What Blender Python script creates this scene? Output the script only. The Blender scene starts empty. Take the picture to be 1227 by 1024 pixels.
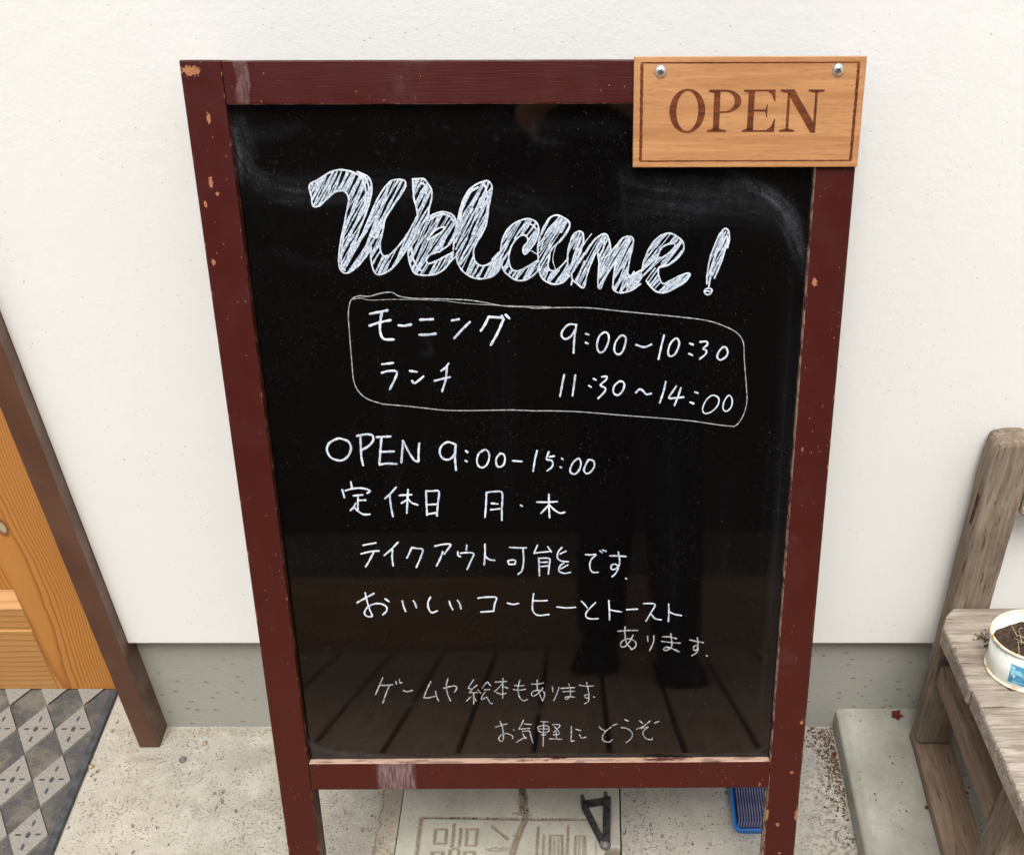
import bpy, bmesh, math, random
import numpy as np
from mathutils import Vector, Matrix

R = math.radians
scene = bpy.context.scene
col = scene.collection
random.seed(7)
rng = np.random.default_rng(11)

# ------------------------------------------------------------------ camera
cam_d = bpy.data.cameras.new('camera')
cam = bpy.data.objects.new('camera', cam_d)
col.objects.link(cam)
cam.location = (0, -1.1275, 1.3199)
cam.rotation_euler = (R(90 - 42.696), 0, 0)
cam_d.sensor_fit = 'HORIZONTAL'
cam_d.sensor_width = 36.0
cam_d.lens = 1386.64 / 1227 * 36.0
cam_d.shift_x = -(707.27 - 613.5) / 1227
cam_d.shift_y = (704.75 - 512) / 1227
cam_d.clip_start = 0.03
cam_d.clip_end = 200
scene.camera = cam

# ------------------------------------------------------------------ sky and sun (bright overcast)
SUN_EL, SUN_AZ = 62.0, -8.0      # azimuth: 0 = straight out from the wall (-y), negative = towards -x
world = bpy.data.worlds.new('World')
scene.world = world
world.use_nodes = True
wn = world.node_tree
wn.nodes.clear()
sky = wn.nodes.new('ShaderNodeTexSky')
sky.sky_type = 'NISHITA'
sky.sun_disc = False
sky.sun_elevation = R(SUN_EL)
sky.sun_rotation = R(180 + SUN_AZ)
sky.air_density = 1.0
sky.dust_density = 4.0
hsv = wn.nodes.new('ShaderNodeHueSaturation')
hsv.inputs['Saturation'].default_value = 0.30     # cloud cover: nearly colourless sky
bg = wn.nodes.new('ShaderNodeBackground')
bg.inputs['Strength'].default_value = 0.13
wo = wn.nodes.new('ShaderNodeOutputWorld')
wn.links.new(sky.outputs[0], hsv.inputs['Color'])
wn.links.new(hsv.outputs[0], bg.inputs['Color'])
wn.links.new(bg.outputs[0], wo.inputs['Surface'])

sun_d = bpy.data.lights.new('sun', 'SUN')
sun_d.energy = 1.5
sun_d.angle = R(26)
sun_d.color = (1.0, 0.985, 0.925)
sun = bpy.data.objects.new('sun', sun_d)
col.objects.link(sun)
_d = Vector((math.sin(R(SUN_AZ)) * math.cos(R(SUN_EL)), -math.cos(R(SUN_AZ)) * math.cos(R(SUN_EL)), math.sin(R(SUN_EL))))
sun.rotation_euler = (-_d).to_track_quat('-Z', 'Y').to_euler()

scene.view_settings.view_transform = 'Standard'
scene.view_settings.look = 'None'
scene.view_settings.exposure = 0.72
scene.view_settings.gamma = 1.0
scene.view_settings.use_curve_mapping = False

# ------------------------------------------------------------------ object helpers
def tag(o, label=None, cat=None, group=None, kind=None):
    if label: o['label'] = label
    if cat: o['category'] = cat
    if group: o['group'] = group
    if kind: o['kind'] = kind
    return o

def empty(name, loc, label, cat, group=None, rot=None):
    o = bpy.data.objects.new(name, None)
    o.empty_display_size = 0.05
    o.location = loc
    if rot is not None: o.rotation_euler = rot
    col.objects.link(o)
    return tag(o, label, cat, group)

def link(name, me, mat, parent=None, smooth=False):
    if mat is not None:
        for m in (mat if isinstance(mat, (list, tuple)) else [mat]): me.materials.append(m)
    o = bpy.data.objects.new(name, me)
    col.objects.link(o)
    if parent is not None: o.parent = parent
    if smooth:
        me.polygons.foreach_set('use_smooth', [True] * len(me.polygons))
    return o

def bm_obj(name, bm, mat, parent=None, smooth=False):
    me = bpy.data.meshes.new(name)
    bmesh.ops.recalc_face_normals(bm, faces=bm.faces)
    bm.to_mesh(me); bm.free()
    return link(name, me, mat, parent, smooth)

def box_bm(x0, x1, y0, y1, z0, z1, bev=0.0, seg=1, bm=None):
    b = bm or bmesh.new()
    vs = [b.verts.new((x, y, z)) for x in (x0, x1) for y in (y0, y1) for z in (z0, z1)]
    f = [(0,1,3,2),(4,6,7,5),(0,4,5,1),(2,3,7,6),(0,2,6,4),(1,5,7,3)]
    fs = [b.faces.new([vs[i] for i in q]) for q in f]
    if bev > 0:
        es = set(e for fa in fs for e in fa.edges)
        bmesh.ops.bevel(b, geom=list(es), offset=bev, segments=seg, affect='EDGES', profile=0.5)
    return b

def box(name, dims, mat, parent=None, bev=0.0, seg=1):
    return bm_obj(name, box_bm(*dims, bev=bev, seg=seg), mat, parent)

def rough_box(name, dims, mat, parent, bev=0.003, step=0.03, amp=0.001, seed=0, xform=None):
    """a piece of old timber: bevelled box cut into short lengths, faces and corners slightly worn"""
    b = box_bm(*dims, bev=bev, seg=2)
    x0, x1, y0, y1, z0, z1 = dims
    for ax, (a, c) in enumerate(((x0, x1), (y0, y1), (z0, z1))):
        n = max(1, int((c - a) / step))
        for i in range(1, n):
            co = [0, 0, 0]; co[ax] = a + (c - a) * i / n
            no = [0, 0, 0]; no[ax] = 1
            bmesh.ops.bisect_plane(b, geom=b.verts[:] + b.edges[:] + b.faces[:], plane_co=co, plane_no=no)
    from mathutils import noise
    for v in b.verts:
        q = v.co * 22 + Vector((seed * 7.3, seed * 3.1, 0))
        v.co += Vector(noise.noise_vector(q)) * amp + Vector(noise.noise_vector(q * 3.1)) * amp * 0.5
    if xform is not None: bmesh.ops.transform(b, matrix=xform, verts=b.verts)
    return bm_obj(name, b, mat, parent)

def lathe_bm(prof, n=48, closed=False, bm=None):
    b = bm or bmesh.new()
    rings = []
    for r, z in prof:
        if r < 1e-6: rings.append([b.verts.new((0, 0, z))])
        else: rings.append([b.verts.new((r * math.cos(2*math.pi*i/n), r * math.sin(2*math.pi*i/n), z)) for i in range(n)])
    for A, B in zip(rings[:-1], rings[1:]):
        for i in range(n):
            j = (i + 1) % n
            if len(A) == 1 and len(B) == 1: continue
            if len(A) == 1: b.faces.new((A[0], B[j], B[i]))
            elif len(B) == 1: b.faces.new((A[i], A[j], B[0]))
            else: b.faces.new((A[i], A[j], B[j], B[i]))
    return b

def tube_bm(pts, rad, n=8, bm=None, flat=1.0):
    b = bm or bmesh.new()
    pts = [Vector(p) for p in pts]
    rings = []
    up = Vector((0, 0, 1))
    for i, p in enumerate(pts):
        t = (pts[min(i+1, len(pts)-1)] - pts[max(i-1, 0)]).normalized()
        a = t.cross(up)
        if a.length < 1e-3: a = t.cross(Vector((0, 1, 0)))
        a.normalize(); c = a.cross(t).normalized()
        r = rad[i] if isinstance(rad, (list, tuple)) else rad
        rings.append([b.verts.new(p + a * r * math.cos(2*math.pi*k/n) + c * r * flat * math.sin(2*math.pi*k/n)) for k in range(n)])
    for A, B in zip(rings[:-1], rings[1:]):
        for k in range(n):
            b.faces.new((A[k], A[(k+1) % n], B[(k+1) % n], B[k]))
    b.faces.new(rings[0]); b.faces.new(rings[-1])
    return b

# ------------------------------------------------------------------ material helper
class M:
    def __init__(s, name):
        s.m = bpy.data.materials.new(name); s.m.use_nodes = True
        s.t = s.m.node_tree; s.t.nodes.clear()
        s.out = s.t.nodes.new('ShaderNodeOutputMaterial')
        s.b = s.t.nodes.new('ShaderNodeBsdfPrincipled')
        s.t.links.new(s.b.outputs[0], s.out.inputs['Surface'])
        s.co = s.t.nodes.new('ShaderNodeTexCoord').outputs['Object']
    def n(s, typ, **kw):
        o = s.t.nodes.new('ShaderNode' + typ)
        for k, v in kw.items(): setattr(o, k, v)
        return o
    def set(s, sock, v):
        if hasattr(v, 'is_output'): s.t.links.new(v, sock)
        elif isinstance(v, (tuple, list)) and len(v) == 3 and sock.type == 'RGBA': sock.default_value = (*v, 1)
        else: sock.default_value = v
    def map(s, scale=(1,1,1), loc=(0,0,0), rot=(0,0,0), co=None):
        o = s.n('Mapping'); s.set(o.inputs[0], co or s.co)
        o.inputs['Scale'].default_value = scale; o.inputs['Location'].default_value = loc; o.inputs['Rotation'].default_value = rot
        return o.outputs[0]
    def noise(s, scale, detail=4, rough=.55, co=None, dist=0, out=0):
        o = s.n('TexNoise'); s.set(o.inputs['Vector'], co or s.co)
        o.inputs['Scale'].default_value = scale; o.inputs['Detail'].default_value = detail
        o.inputs['Roughness'].default_value = rough; o.inputs['Distortion'].default_value = dist
        return o.outputs[out]
    def voro(s, scale, co=None, feature='F1', out='Distance', rand=1):
        o = s.n('TexVoronoi', feature=feature); s.set(o.inputs['Vector'], co or s.co)
        o.inputs['Scale'].default_value = scale; o.inputs['Randomness'].default_value = rand
        return o.outputs[out]
    def math(s, op, a, b=0.0, c=0.0, clamp=False):
        o = s.n('Math', operation=op, use_clamp=clamp)
        s.set(o.inputs[0], a); s.set(o.inputs[1], b); s.set(o.inputs[2], c)
        return o.outputs[0]
    def ramp(s, v, a, b, lo=0.0, hi=1.0):
        o = s.n('MapRange', interpolation_type='SMOOTHSTEP'); s.set(o.inputs['Value'], v)
        o.inputs['From Min'].default_value = a; o.inputs['From Max'].default_value = b
        o.inputs['To Min'].default_value = lo; o.inputs['To Max'].default_value = hi
        return o.outputs[0]
    def mix(s, f, a, b):
        o = s.n('Mix', data_type='RGBA'); s.set(o.inputs['Factor'], f)
        s.set(o.inputs[6], a); s.set(o.inputs[7], b)
        return o.outputs[2]
    def sep(s, co=None):
        o = s.n('SeparateXYZ'); s.set(o.inputs[0], co or s.co); return o.outputs
    def comb(s, x, y, z):
        o = s.n('CombineXYZ'); s.set(o.inputs[0], x); s.set(o.inputs[1], y); s.set(o.inputs[2], z); return o.outputs[0]
    def vadd(s, a, b, op='ADD'):
        o = s.n('VectorMath', operation=op); s.set(o.inputs[0], a); s.set(o.inputs[1], b); return o.outputs[0]
    def attr(s, name, out='Fac'):
        o = s.n('Attribute', attribute_name=name); return o.outputs[out]
    def rand(s):
        return s.n('ObjectInfo').outputs['Random']
    def bump(s, h, dist=.001, strength=1.0, normal=None):
        o = s.n('Bump'); s.set(o.inputs['Height'], h); o.inputs['Distance'].default_value = dist; o.inputs['Strength'].default_value = strength
        if normal is not None: s.set(o.inputs['Normal'], normal)
        return o.outputs[0]
    def fin(s, color, rough=.7, normal=None, spec=.5, **kw):
        s.set(s.b.inputs['Base Color'], color); s.set(s.b.inputs['Roughness'], rough)
        s.set(s.b.inputs['Specular IOR Level'], spec)
        if normal is not None: s.set(s.b.inputs['Normal'], normal)
        for k, v in kw.items(): s.set(s.b.inputs[k.replace('_', ' ')], v)
        return s.m

# ------------------------------------------------------------------ materials
def mat_plaster():
    m = M('white_plaster')
    big = m.noise(2.2, 3); med = m.noise(60, 5, .6); fine = m.noise(330, 3, .6)
    pits = m.voro(95); sel = m.noise(9, 2, .5)
    pitm = m.math('MULTIPLY', m.ramp(pits, .05, .10, 1, 0), m.ramp(sel, .42, .55))
    sp = m.voro(34); spm = m.math('MULTIPLY', m.ramp(sp, .018, .04, 1, 0), m.ramp(m.noise(6, 2, .5, co=m.map(loc=(3, 1, 2))), .40, .55))
    c = m.mix(big, (.825, .828, .800), (.885, .888, .868))
    c = m.mix(m.ramp(m.noise(1.3, 5, .65, co=m.map((1, 1, .45), loc=(5, 0, 2))), .52, .72, 0, .35), c, (.76, .745, .70))
    c = m.mix(m.math('MULTIPLY', pitm, .55), c, (.52, .48, .42))
    c = m.mix(m.math('MULTIPLY', spm, .8), c, (.33, .27, .22))
    h = m.math('ADD', m.math('MULTIPLY', m.noise(75, 4, .6), 1.0), m.math('MULTIPLY', fine, .7))
    h = m.math('ADD', h, m.math('MULTIPLY', m.noise(14, 3, .5), 1.2))
    h = m.math('SUBTRACT', h, m.math('MULTIPLY', m.math('ADD', pitm, spm), 1.2))
    return m.fin(c, .85, m.bump(h, .0010, .36), .3)

def mat_foundation():
    m = M('grey_render')
    st = m.noise(30, 5, .6, co=m.map((1, 1, 7)))
    c = m.mix(m.noise(5, 4), (.30, .298, .265), (.40, .395, .355))
    c = m.mix(m.math('MULTIPLY', st, .25), c, (.42, .41, .37))
    v = m.voro(48, co=m.map((1, 1, 1.5))); sel = m.noise(7, 2, .5)
    ring = m.math('MULTIPLY', m.ramp(v, .13, .19, 1, 0), m.ramp(sel, .40, .52))
    inner = m.math('MULTIPLY', m.ramp(v, .07, .12, 1, 0), m.ramp(sel, .40, .52))
    c = m.mix(m.math('MULTIPLY', ring, .75), c, (.24, .17, .14))
    c = m.mix(m.math('MULTIPLY', inner, .6), c, (.45, .43, .39))
    h = m.math('ADD', m.math('MULTIPLY', st, .6), m.noise(180, 4, .6))
    h = m.math('SUBTRACT', h, ring)
    return m.fin(c, .9, m.bump(h, .0013, .7), .25)

def mat_concrete():
    m = M('rough_concrete')
    big = m.noise(3.2, 5, .6); med = m.noise(24, 6, .62)
    c = m.mix(m.ramp(big, .3, .7), (.36, .33, .275), (.50, .465, .40))
    c = m.mix(m.ramp(med, .42, .72, 0, .7), c, (.56, .53, .465))
    c = m.mix(m.ramp(m.noise(11, 6, .7, co=m.map(loc=(5, 2, 0))), .54, .70, 0, .55), c, (.26, .23, .185))
    # aggregate and pits
    w = m.vadd(m.co, m.noise(60, 2, out=1), 'ADD')
    v1 = m.voro(230); s1 = m.noise(30, 3)
    p1 = m.math('MULTIPLY', m.ramp(v1, .14, .28, 1, 0), m.ramp(s1, .40, .56))
    v2 = m.voro(70, co=m.map((1, .62, 1), rot=(0, 0, -.6))); s2 = m.noise(13, 3, co=m.map(loc=(2, 7, 0)))
    p2 = m.math('MULTIPLY', m.ramp(v2, .10, .16, 1, 0), m.ramp(s2, .45, .54))
    v3 = m.voro(420); p3 = m.math('MULTIPLY', m.ramp(v3, .1, .2, 1, 0), m.ramp(m.noise(50, 3, co=m.map(loc=(9, 7, 0))), .47, .55))
    c = m.mix(m.math('MULTIPLY', p1, .45), c, (.23, .195, .15))
    c = m.mix(m.math('MULTIPLY', p3, .6), c, (.70, .67, .60))
    c = m.mix(m.ramp(m.noise(190, 5, .75), .52, .70, 0, .28), c, (.26, .23, .18))
    c = m.mix(m.math('MULTIPLY', p2, .6), c, (.18, .15, .12))
    # stained mortar band beside the cover and moss-dark dirt towards the kerb
    x, y, z = m.sep()
    wob = m.math('MULTIPLY', m.math('SUBTRACT', m.noise(38, 4), .5), .03)
    bx = m.math('ABSOLUTE', m.math('ADD', m.math('ADD', x, wob), .2785))
    c = m.mix(m.math('MULTIPLY', m.ramp(bx, .005, .013, .75, 0), m.ramp(m.noise(90, 4), .3, .6)), c, (.42, .32, .22))
    edge = m.math('ABSOLUTE', m.math('ADD', m.math('ADD', x, wob), .291))
    c = m.mix(m.ramp(edge, .0006, .0022, .75, 0), c, (.22, .17, .12))
    dx = m.math('ADD', x, wob)
    k = m.math('MULTIPLY', m.ramp(dx, .27, .35), m.ramp(m.noise(120, 5, .7), .46, .6))
    k = m.math('MULTIPLY', k, m.ramp(x, .355, .37, 1, 0))
    c = m.mix(m.math('MULTIPLY', k, .9), c, (.10, .068, .042))
    k2 = m.math('MULTIPLY', m.ramp(m.math('ABSOLUTE', m.math('SUBTRACT', x, .055)), .0, .03, 1, 0), m.ramp(m.noise(140, 5, .7), .5, .6))
    c = m.mix(m.math('MULTIPLY', k2, .4), c, (.18, .14, .10))
    g = m.ramp(m.noise(7, 3, co=m.map(loc=(1, 3, 0))), .5, .62)
    g = m.math('MULTIPLY', g, m.ramp(x, -.2, .1))
    c = m.mix(m.math('MULTIPLY', g, .5), c, (.30, .29, .28))
    # concrete colour turns greyer and darker to the right
    c = m.mix(m.ramp(x, -.2, .25, 0, .35), c, (.33, .31, .28))
    h = m.math('ADD', m.math('MULTIPLY', med, 1.6), m.math('MULTIPLY', m.noise(260, 4, .65), .8))
    h = m.math('SUBTRACT', h, m.math('MULTIPLY', p1, .9)); h = m.math('SUBTRACT', h, m.math('MULTIPLY', p2, 1.4))
    return m.fin(c, .92, m.bump(h, .0032, 1.0), .25)

def mat_kerb():
    m = M('smooth_kerb_concrete')
    big = m.noise(9, 5, .6)
    c = m.mix(m.ramp(big, .3, .7), (.27, .262, .225), (.41, .402, .355))
    x, y, z = m.sep()
    v = m.voro(160); s1 = m.noise(18, 3)
    p = m.math('MULTIPLY', m.ramp(v, .09, .16, 1, 0), m.ramp(s1, .54, .64))
    c = m.mix(m.math('MULTIPLY', p, .7), c, (.15, .13, .10))
    # dark grime in the seam under the bench foot and along the edge
    wob = m.math('MULTIPLY', m.math('SUBTRACT', m.noise(50, 4), .5), .012)
    e = m.ramp(m.math('ABSOLUTE', m.math('SUBTRACT', m.math('ADD', x, wob), .368)), .0, .010, .42, 0)
    c = m.mix(e, c, (.22, .21, .17))
    h = m.math('ADD', m.noise(35, 5, .6), m.math('MULTIPLY', m.noise(240, 3, .6), .4))
    c = m.mix(m.ramp(m.noise(150, 5, .7), .5, .7, 0, .35), c, (.20, .185, .15))
    c = m.mix(m.ramp(m.noise(18, 5, .65, co=m.map((1, .4, 1))), .5, .7, 0, .5), c, (.24, .225, .18))
    h = m.math('SUBTRACT', h, m.math('MULTIPLY', p, .7))
    return m.fin(c, .88, m.bump(h, .0012, .6), .3)

def mat_cover():
    m = M('cover_concrete')
    big = m.noise(14, 5, .6)
    c = m.mix(m.ramp(big, .3, .7), (.34, .325, .27), (.46, .44, .375))
    v = m.voro(150); s1 = m.noise(20, 3)
    p = m.math('MULTIPLY', m.ramp(v, .10, .18, 1, 0), m.ramp(s1, .50, .60))
    c = m.mix(m.math('MULTIPLY', p, .7), c, (.17, .13, .09))
    d = m.attr('dirt'); w = m.noise(260, 4, .7)
    f = m.math('MULTIPLY', d, m.ramp(w, .3, .55, .45, 1), clamp=True)
    c = m.mix(f, c, m.mix(m.noise(150, 3), (.15, .105, .07), (.31, .25, .18)))
    c = m.mix(m.ramp(m.noise(190, 5, .75), .52, .70, 0, .45), c, (.21, .17, .125))
    h = m.math('ADD', m.noise(60, 5, .6), m.math('MULTIPLY', m.noise(320, 3, .6), .5))
    return m.fin(c, .9, m.bump(h, .0012, .6), .25)

def mat_paint(vert=False):
    """dark red-brown satin paint over wood; chips show orange wood"""
    m = M('red_brown_paint')
    x, y, z = m.sep()
    grain = m.noise(26, 4, .6, co=m.map((22, 1, 1) if vert else (1, 1, 22)))        # horizontal members: lines run along x
    c = m.mix(m.noise(5, 4), (.042, .0058, .0050), (.060, .0092, .0075))
    low = m.ramp(z, .95, .15)
    c = m.mix(m.math('MULTIPLY', low, .55), c, (.068, .016, .0095))
    # chalky bloom smears
    bl = m.math('MULTIPLY', m.ramp(m.noise(6, 5, .6, co=m.map((1, 1, .5), loc=(4, 0, 1))), .58, .75), m.ramp(m.noise(70, 4, .7), .35, .7))
    c = m.mix(m.math('MULTIPLY', bl, .34), c, (.30, .24, .25))
    # fine pale scratches and pin chips
    v = m.voro(150, co=m.map((1, 1, .6))); s = m.noise(12, 3, co=m.map(loc=(8, 0, 3)))
    chip = m.math('MULTIPLY', m.ramp(v, .05, .09, 1, 0), m.ramp(s, .38, .52))
    v2 = m.voro(45, co=m.map((1, 1, .55), loc=(1, 2, 3))); s2 = m.noise(7, 3, co=m.map(loc=(2, 0, 9)))
    chip2 = m.math('MULTIPLY', m.ramp(m.math('ADD', v2, m.math('MULTIPLY', m.noise(300, 2), .05)), .085, .10, 1, 0), m.ramp(s2, .57, .62))
    tot = m.math('MAXIMUM', m.math('MULTIPLY', chip, .8), m.math('MULTIPLY', chip2, .5))
    # hand placed chips (board coordinates, metres)
    # worn arrises: paint rubbed through along the outer and inner edges
    ax = m.math('ABSOLUTE', x)
    e1 = m.ramp(m.math('ABSOLUTE', m.math('SUBTRACT', ax, .2995)), .0, .0022, 1, 0)
    e2 = m.ramp(m.math('ABSOLUTE', m.math('SUBTRACT', ax, .2640)), .0, .0016, 1, 0)
    e3 = m.ramp(m.math('ABSOLUTE', m.math('SUBTRACT', z, .9862)), .0, .0016, 1, 0)
    e = m.math('MAXIMUM', m.math('MAXIMUM', e1, e2), e3)
    wr = m.ramp(m.noise(110, 5, .75, co=m.map((1, 1, .5), loc=(6, 2, 8))), .54, .64)
    tot = m.math('MAXIMUM', tot, m.math('MULTIPLY', m.math('MULTIPLY', e, wr), .8))
    for cx, cz, rx, rz in ((-.2905, 1.0135, .009, .0045), (-.286, .921, .0022, .0055), (-.281, .911, .002, .002), (-.2935, .902, .0018, .003), (-.2805, .975, .0018, .005),
                           (.2775, .2055, .0028, .0028), (.2995, .219, .0035, .009), (.2645, .219, .0016, .009), (.289, .278, .0022, .0018), (.2825, .164, .002, .002), (-.2935, .85, .002, .003), (.2955, .345, .002, .003), (.271, .83, .003, .004)):
        ex = m.math('DIVIDE', m.math('SUBTRACT', x, cx), rx); ez = m.math('DIVIDE', m.math('SUBTRACT', z, cz), rz)
        d = m.math('SQRT', m.math('ADD', m.math('MULTIPLY', ex, ex), m.math('MULTIPLY', ez, ez)))
        d = m.math('ADD', d, m.math('MULTIPLY', m.math('SUBTRACT', m.noise(420, 3), .5), 2.2))
        tot = m.math('MAXIMUM', tot, m.ramp(d, .75, .95, .9, 0))
    c = m.mix(tot, c, m.mix(m.noise(400, 2), (.30, .095, .035), (.44, .22, .115)))
    # pale brushed smear on bottom rail and a light run on the top rail
    for cx, rx, z0, z1, a in ((-.164, .022, .25, .295, .42), (-.247, .006, .985, 1.03, .24)):
        fx = m.ramp(m.math('ABSOLUTE', m.math('ADD', m.math('SUBTRACT', x, cx), m.math('MULTIPLY', m.math('SUBTRACT', m.noise(60, 3), .5), .012))), rx * .75, rx * 1.1, 1, 0)
        fz = m.math('MULTIPLY', m.math('GREATER_THAN', z, z0), m.math('LESS_THAN', z, z1))
        st = m.ramp(m.noise(80, 4, .7, co=m.map((5, 1, .6))), .35, .65, .15, 1)
        c = m.mix(m.math('MULTIPLY', m.math('MULTIPLY', fx, fz), m.math('MULTIPLY', st, a)), c, (.42, .33, .35))
    h = m.math('ADD', m.math('MULTIPLY', grain, .8), m.math('MULTIPLY', m.noise(40, 3), .5))
    h = m.math('SUBTRACT', h, m.math('MULTIPLY', tot, 1.2))
    rgh = m.ramp(m.noise(30, 4), .3, .7, .34, .5)
    return m.fin(c, rgh, m.bump(h, .0007, .5), .20)

def mat_worn_edge(name='worn_edge', amt=.5):
    m = M(name)
    wood = m.mix(m.noise(60, 4, .6, co=m.map((.25, 1, 1))), (.40, .24, .165), (.58, .42, .32))
    k = m.ramp(m.noise(55, 5, .7, co=m.map((.35, 1, 1.2), loc=(3, 1, 0))), amt - .07, amt + .03)
    c = m.mix(k, (.085, .022, .018), wood)
    dk = m.ramp(m.noise(160, 4, .7, co=m.map((.2, 1, 1))), .50, .60)
    c = m.mix(m.math('MULTIPLY', dk, .6), c, (.10, .06, .045))
    return m.fin(c, .7, m.bump(m.noise(180, 4, .6, co=m.map((.3, 1, 1))), .0006, .6), .3)

def mat_chalkboard():
    m = M('black_marker_board')
    d = m.attr('smear')
    n1 = m.ramp(m.math('ADD', m.math('MULTIPLY', m.noise(520, 2, .6), .5), m.math('MULTIPLY', m.noise(70, 5, .7, co=m.map((1, 1, .35))), .5)), .35, .65, .35, 1.1)
    dm = m.math('MULTIPLY', d, n1, clamp=True)
    v = m.voro(330); s = m.noise(16, 3, .6)
    sp = m.math('MULTIPLY', m.ramp(v, .07, .13, 1, 0), m.ramp(s, .40, .55))
    v2 = m.voro(110, co=m.map(loc=(2, 1, 3))); s2 = m.noise(9, 3, .6, co=m.map(loc=(1, 1, 4)))
    sp2 = m.math('MULTIPLY', m.ramp(v2, .03, .055, 1, 0), m.ramp(s2, .46, .58))
    c = m.mix(m.math('MULTIPLY', dm, .22), (.0022, .0020, .0020), (.20, .215, .25))
    c = m.mix(m.math('MULTIPLY', sp, .12), c, (.50, .42, .34))
    c = m.mix(m.math('MULTIPLY', sp2, .22), c, (.60, .58, .55))
    r = m.math('ADD', .035, m.math('MULTIPLY', dm, .8), clamp=True)
    return m.fin(c, r, m.bump(m.noise(7, 2), .0008, .12), .5, IOR=1.66)

def mat_marker():
    m = M('white_marker_ink')
    k = m.noise(500, 3, .6)
    k2 = m.noise(45, 3, .6)
    c = m.mix(m.ramp(m.math('ADD', m.math('MULTIPLY', k, .6), m.math('MULTIPLY', k2, .4)), .38, .62), (.34, .39, .46), (.72, .77, .84))
    return m.fin(c, .55, m.bump(k, .0001, .3), .3)
def mat_marker_thin():
    m = M('thin_marker_ink')
    k = m.noise(300, 3, .6)
    return m.fin(m.mix(m.ramp(k, .35, .7), (.17, .175, .185), (.46, .47, .48)), .55, None, .3)
def mat_marker_hatch():
    m = M('hatched_marker_ink')
    k = m.noise(400, 3, .6)
    return m.fin(m.mix(m.ramp(k, .3, .7), (.22, .27, .34), (.60, .67, .76)), .5, None, .3)

def wood(name, c1, c2, c3, axis='x', sc=1.0, rough=.5, streak=.5, bump=.0005, weather=0.0, dist=1.5):
    m = M(name)
    s = {'x': (.07, 1, 1), 'y': (1, .07, 1), 'z': (1, 1, .07)}[axis]
    off = m.math('MULTIPLY', m.rand(), 7.0)
    co = m.vadd(m.co, m.comb(off, off, off))
    co = m.map(s, co=co)
    a = m.noise(70 * sc, 5, .62, co=co, dist=dist); b = m.noise(240 * sc, 4, .7, co=co); g = m.noise(9, 4)
    c = m.mix(m.ramp(a, .3, .7), c1, c2)
    c = m.mix(m.math('MULTIPLY', m.ramp(b, .48, .75), streak), c, c3)
    if weather:
        c = m.mix(m.ramp(g, .42, .68, 0, weather), c, c3)
        cr = m.ramp(m.noise(230 * sc, 4, .6, co=m.map(loc=(1, 2, 3), co=co)), .60, .70)
        c = m.mix(m.math('MULTIPLY', cr, .75), c, tuple(t * .35 for t in c3))
        a = m.math('SUBTRACT', a, m.math('MULTIPLY', cr, .8))
    h = m.math('ADD', a, m.math('MULTIPLY', b, .7))
    return m.fin(c, rough, m.bump(h, bump, .7), .35)

def mat_pine():
    """varnished pine with strong late-wood lines bowing round a knot"""
    m = M('varnished_pine')
    x, y, z = m.sep()
    wx = m.math('ADD', x, m.math('MULTIPLY', m.math('SUBTRACT', m.noise(5.5, 3, .5, co=m.map((1.5, 1, .8))), .5), .034))
    ex = m.math('SUBTRACT', wx, -.800); exk = m.math('SUBTRACT', x, -.7895); ez = m.math('MULTIPLY', m.math('SUBTRACT', z, .326), .052)
    ek = m.math('MULTIPLY', m.math('SUBTRACT', z, .326), .5)
    f = m.math('SQRT', m.math('ADD', m.math('MULTIPLY', ex, ex), m.math('MULTIPLY', ez, ez)))
    fk = m.math('SQRT', m.math('ADD', m.math('MULTIPLY', exk, exk), m.math('MULTIPLY', ek, ek)))
    f2 = m.math('POWER', f, 1.8)
    l = m.math('FRACT', m.math('MULTIPLY', f2, 1250))
    line = m.math('MULTIPLY', m.ramp(l, .45, .93), m.ramp(l, .93, 1.0, 1, 0))
    g = m.noise(120, 4, .6, co=m.map((1, 1, .06)))
    c = m.mix(m.noise(6, 3), (.47, .185, .036), (.57, .26, .062))
    c = m.mix(m.math('MULTIPLY', line, .70), c, (.26, .075, .012))
    c = m.mix(m.ramp(g, .45, .8, 0, .4), c, (.45, .20, .05))
    kn = m.ramp(m.math('ADD', fk, m.math('MULTIPLY', m.noise(90, 2), .006)), .008, .013, .9, 0)
    c = m.mix(kn, c, (.16, .055, .014))
    kn2 = m.ramp(fk, .003, .006, .9, 0)
    c = m.mix(kn2, c, (.50, .42, .28))
    sp = m.math('MULTIPLY', m.ramp(m.voro(95), .035, .06, 1, 0), m.ramp(m.noise(12), .5, .6))
    c = m.mix(m.math('MULTIPLY', sp, .8), c, (.10, .05, .02))
    return m.fin(c, .38, m.bump(m.math('ADD', g, line), .0003, .5), .45)

def mat_pine_rail():
    m = M('varnished_pine_rail')
    x, y, z = m.sep()
    wz = m.math('ADD', z, m.math('MULTIPLY', m.math('SUBTRACT', m.noise(5, 3, .5, co=m.map((.5, 1, 1))), .5), .06))
    l = m.math('FRACT', m.math('MULTIPLY', wz, 95))
    line = m.math('MULTIPLY', m.ramp(l, .5, .92), m.ramp(l, .92, 1.0, 1, 0))
    g = m.noise(120, 4, .6, co=m.map((.06, 1, 1)))
    c = m.mix(m.noise(6, 3), (.43, .20, .060), (.54, .29, .100))
    c = m.mix(m.math('MULTIPLY', line, .55), c, (.30, .11, .028))
    c = m.mix(m.ramp(g, .45, .8, 0, .4), c, (.45, .24, .09))
    return m.fin(c, .45, m.bump(m.math('ADD', g, line), .0003, .5), .4)

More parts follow.
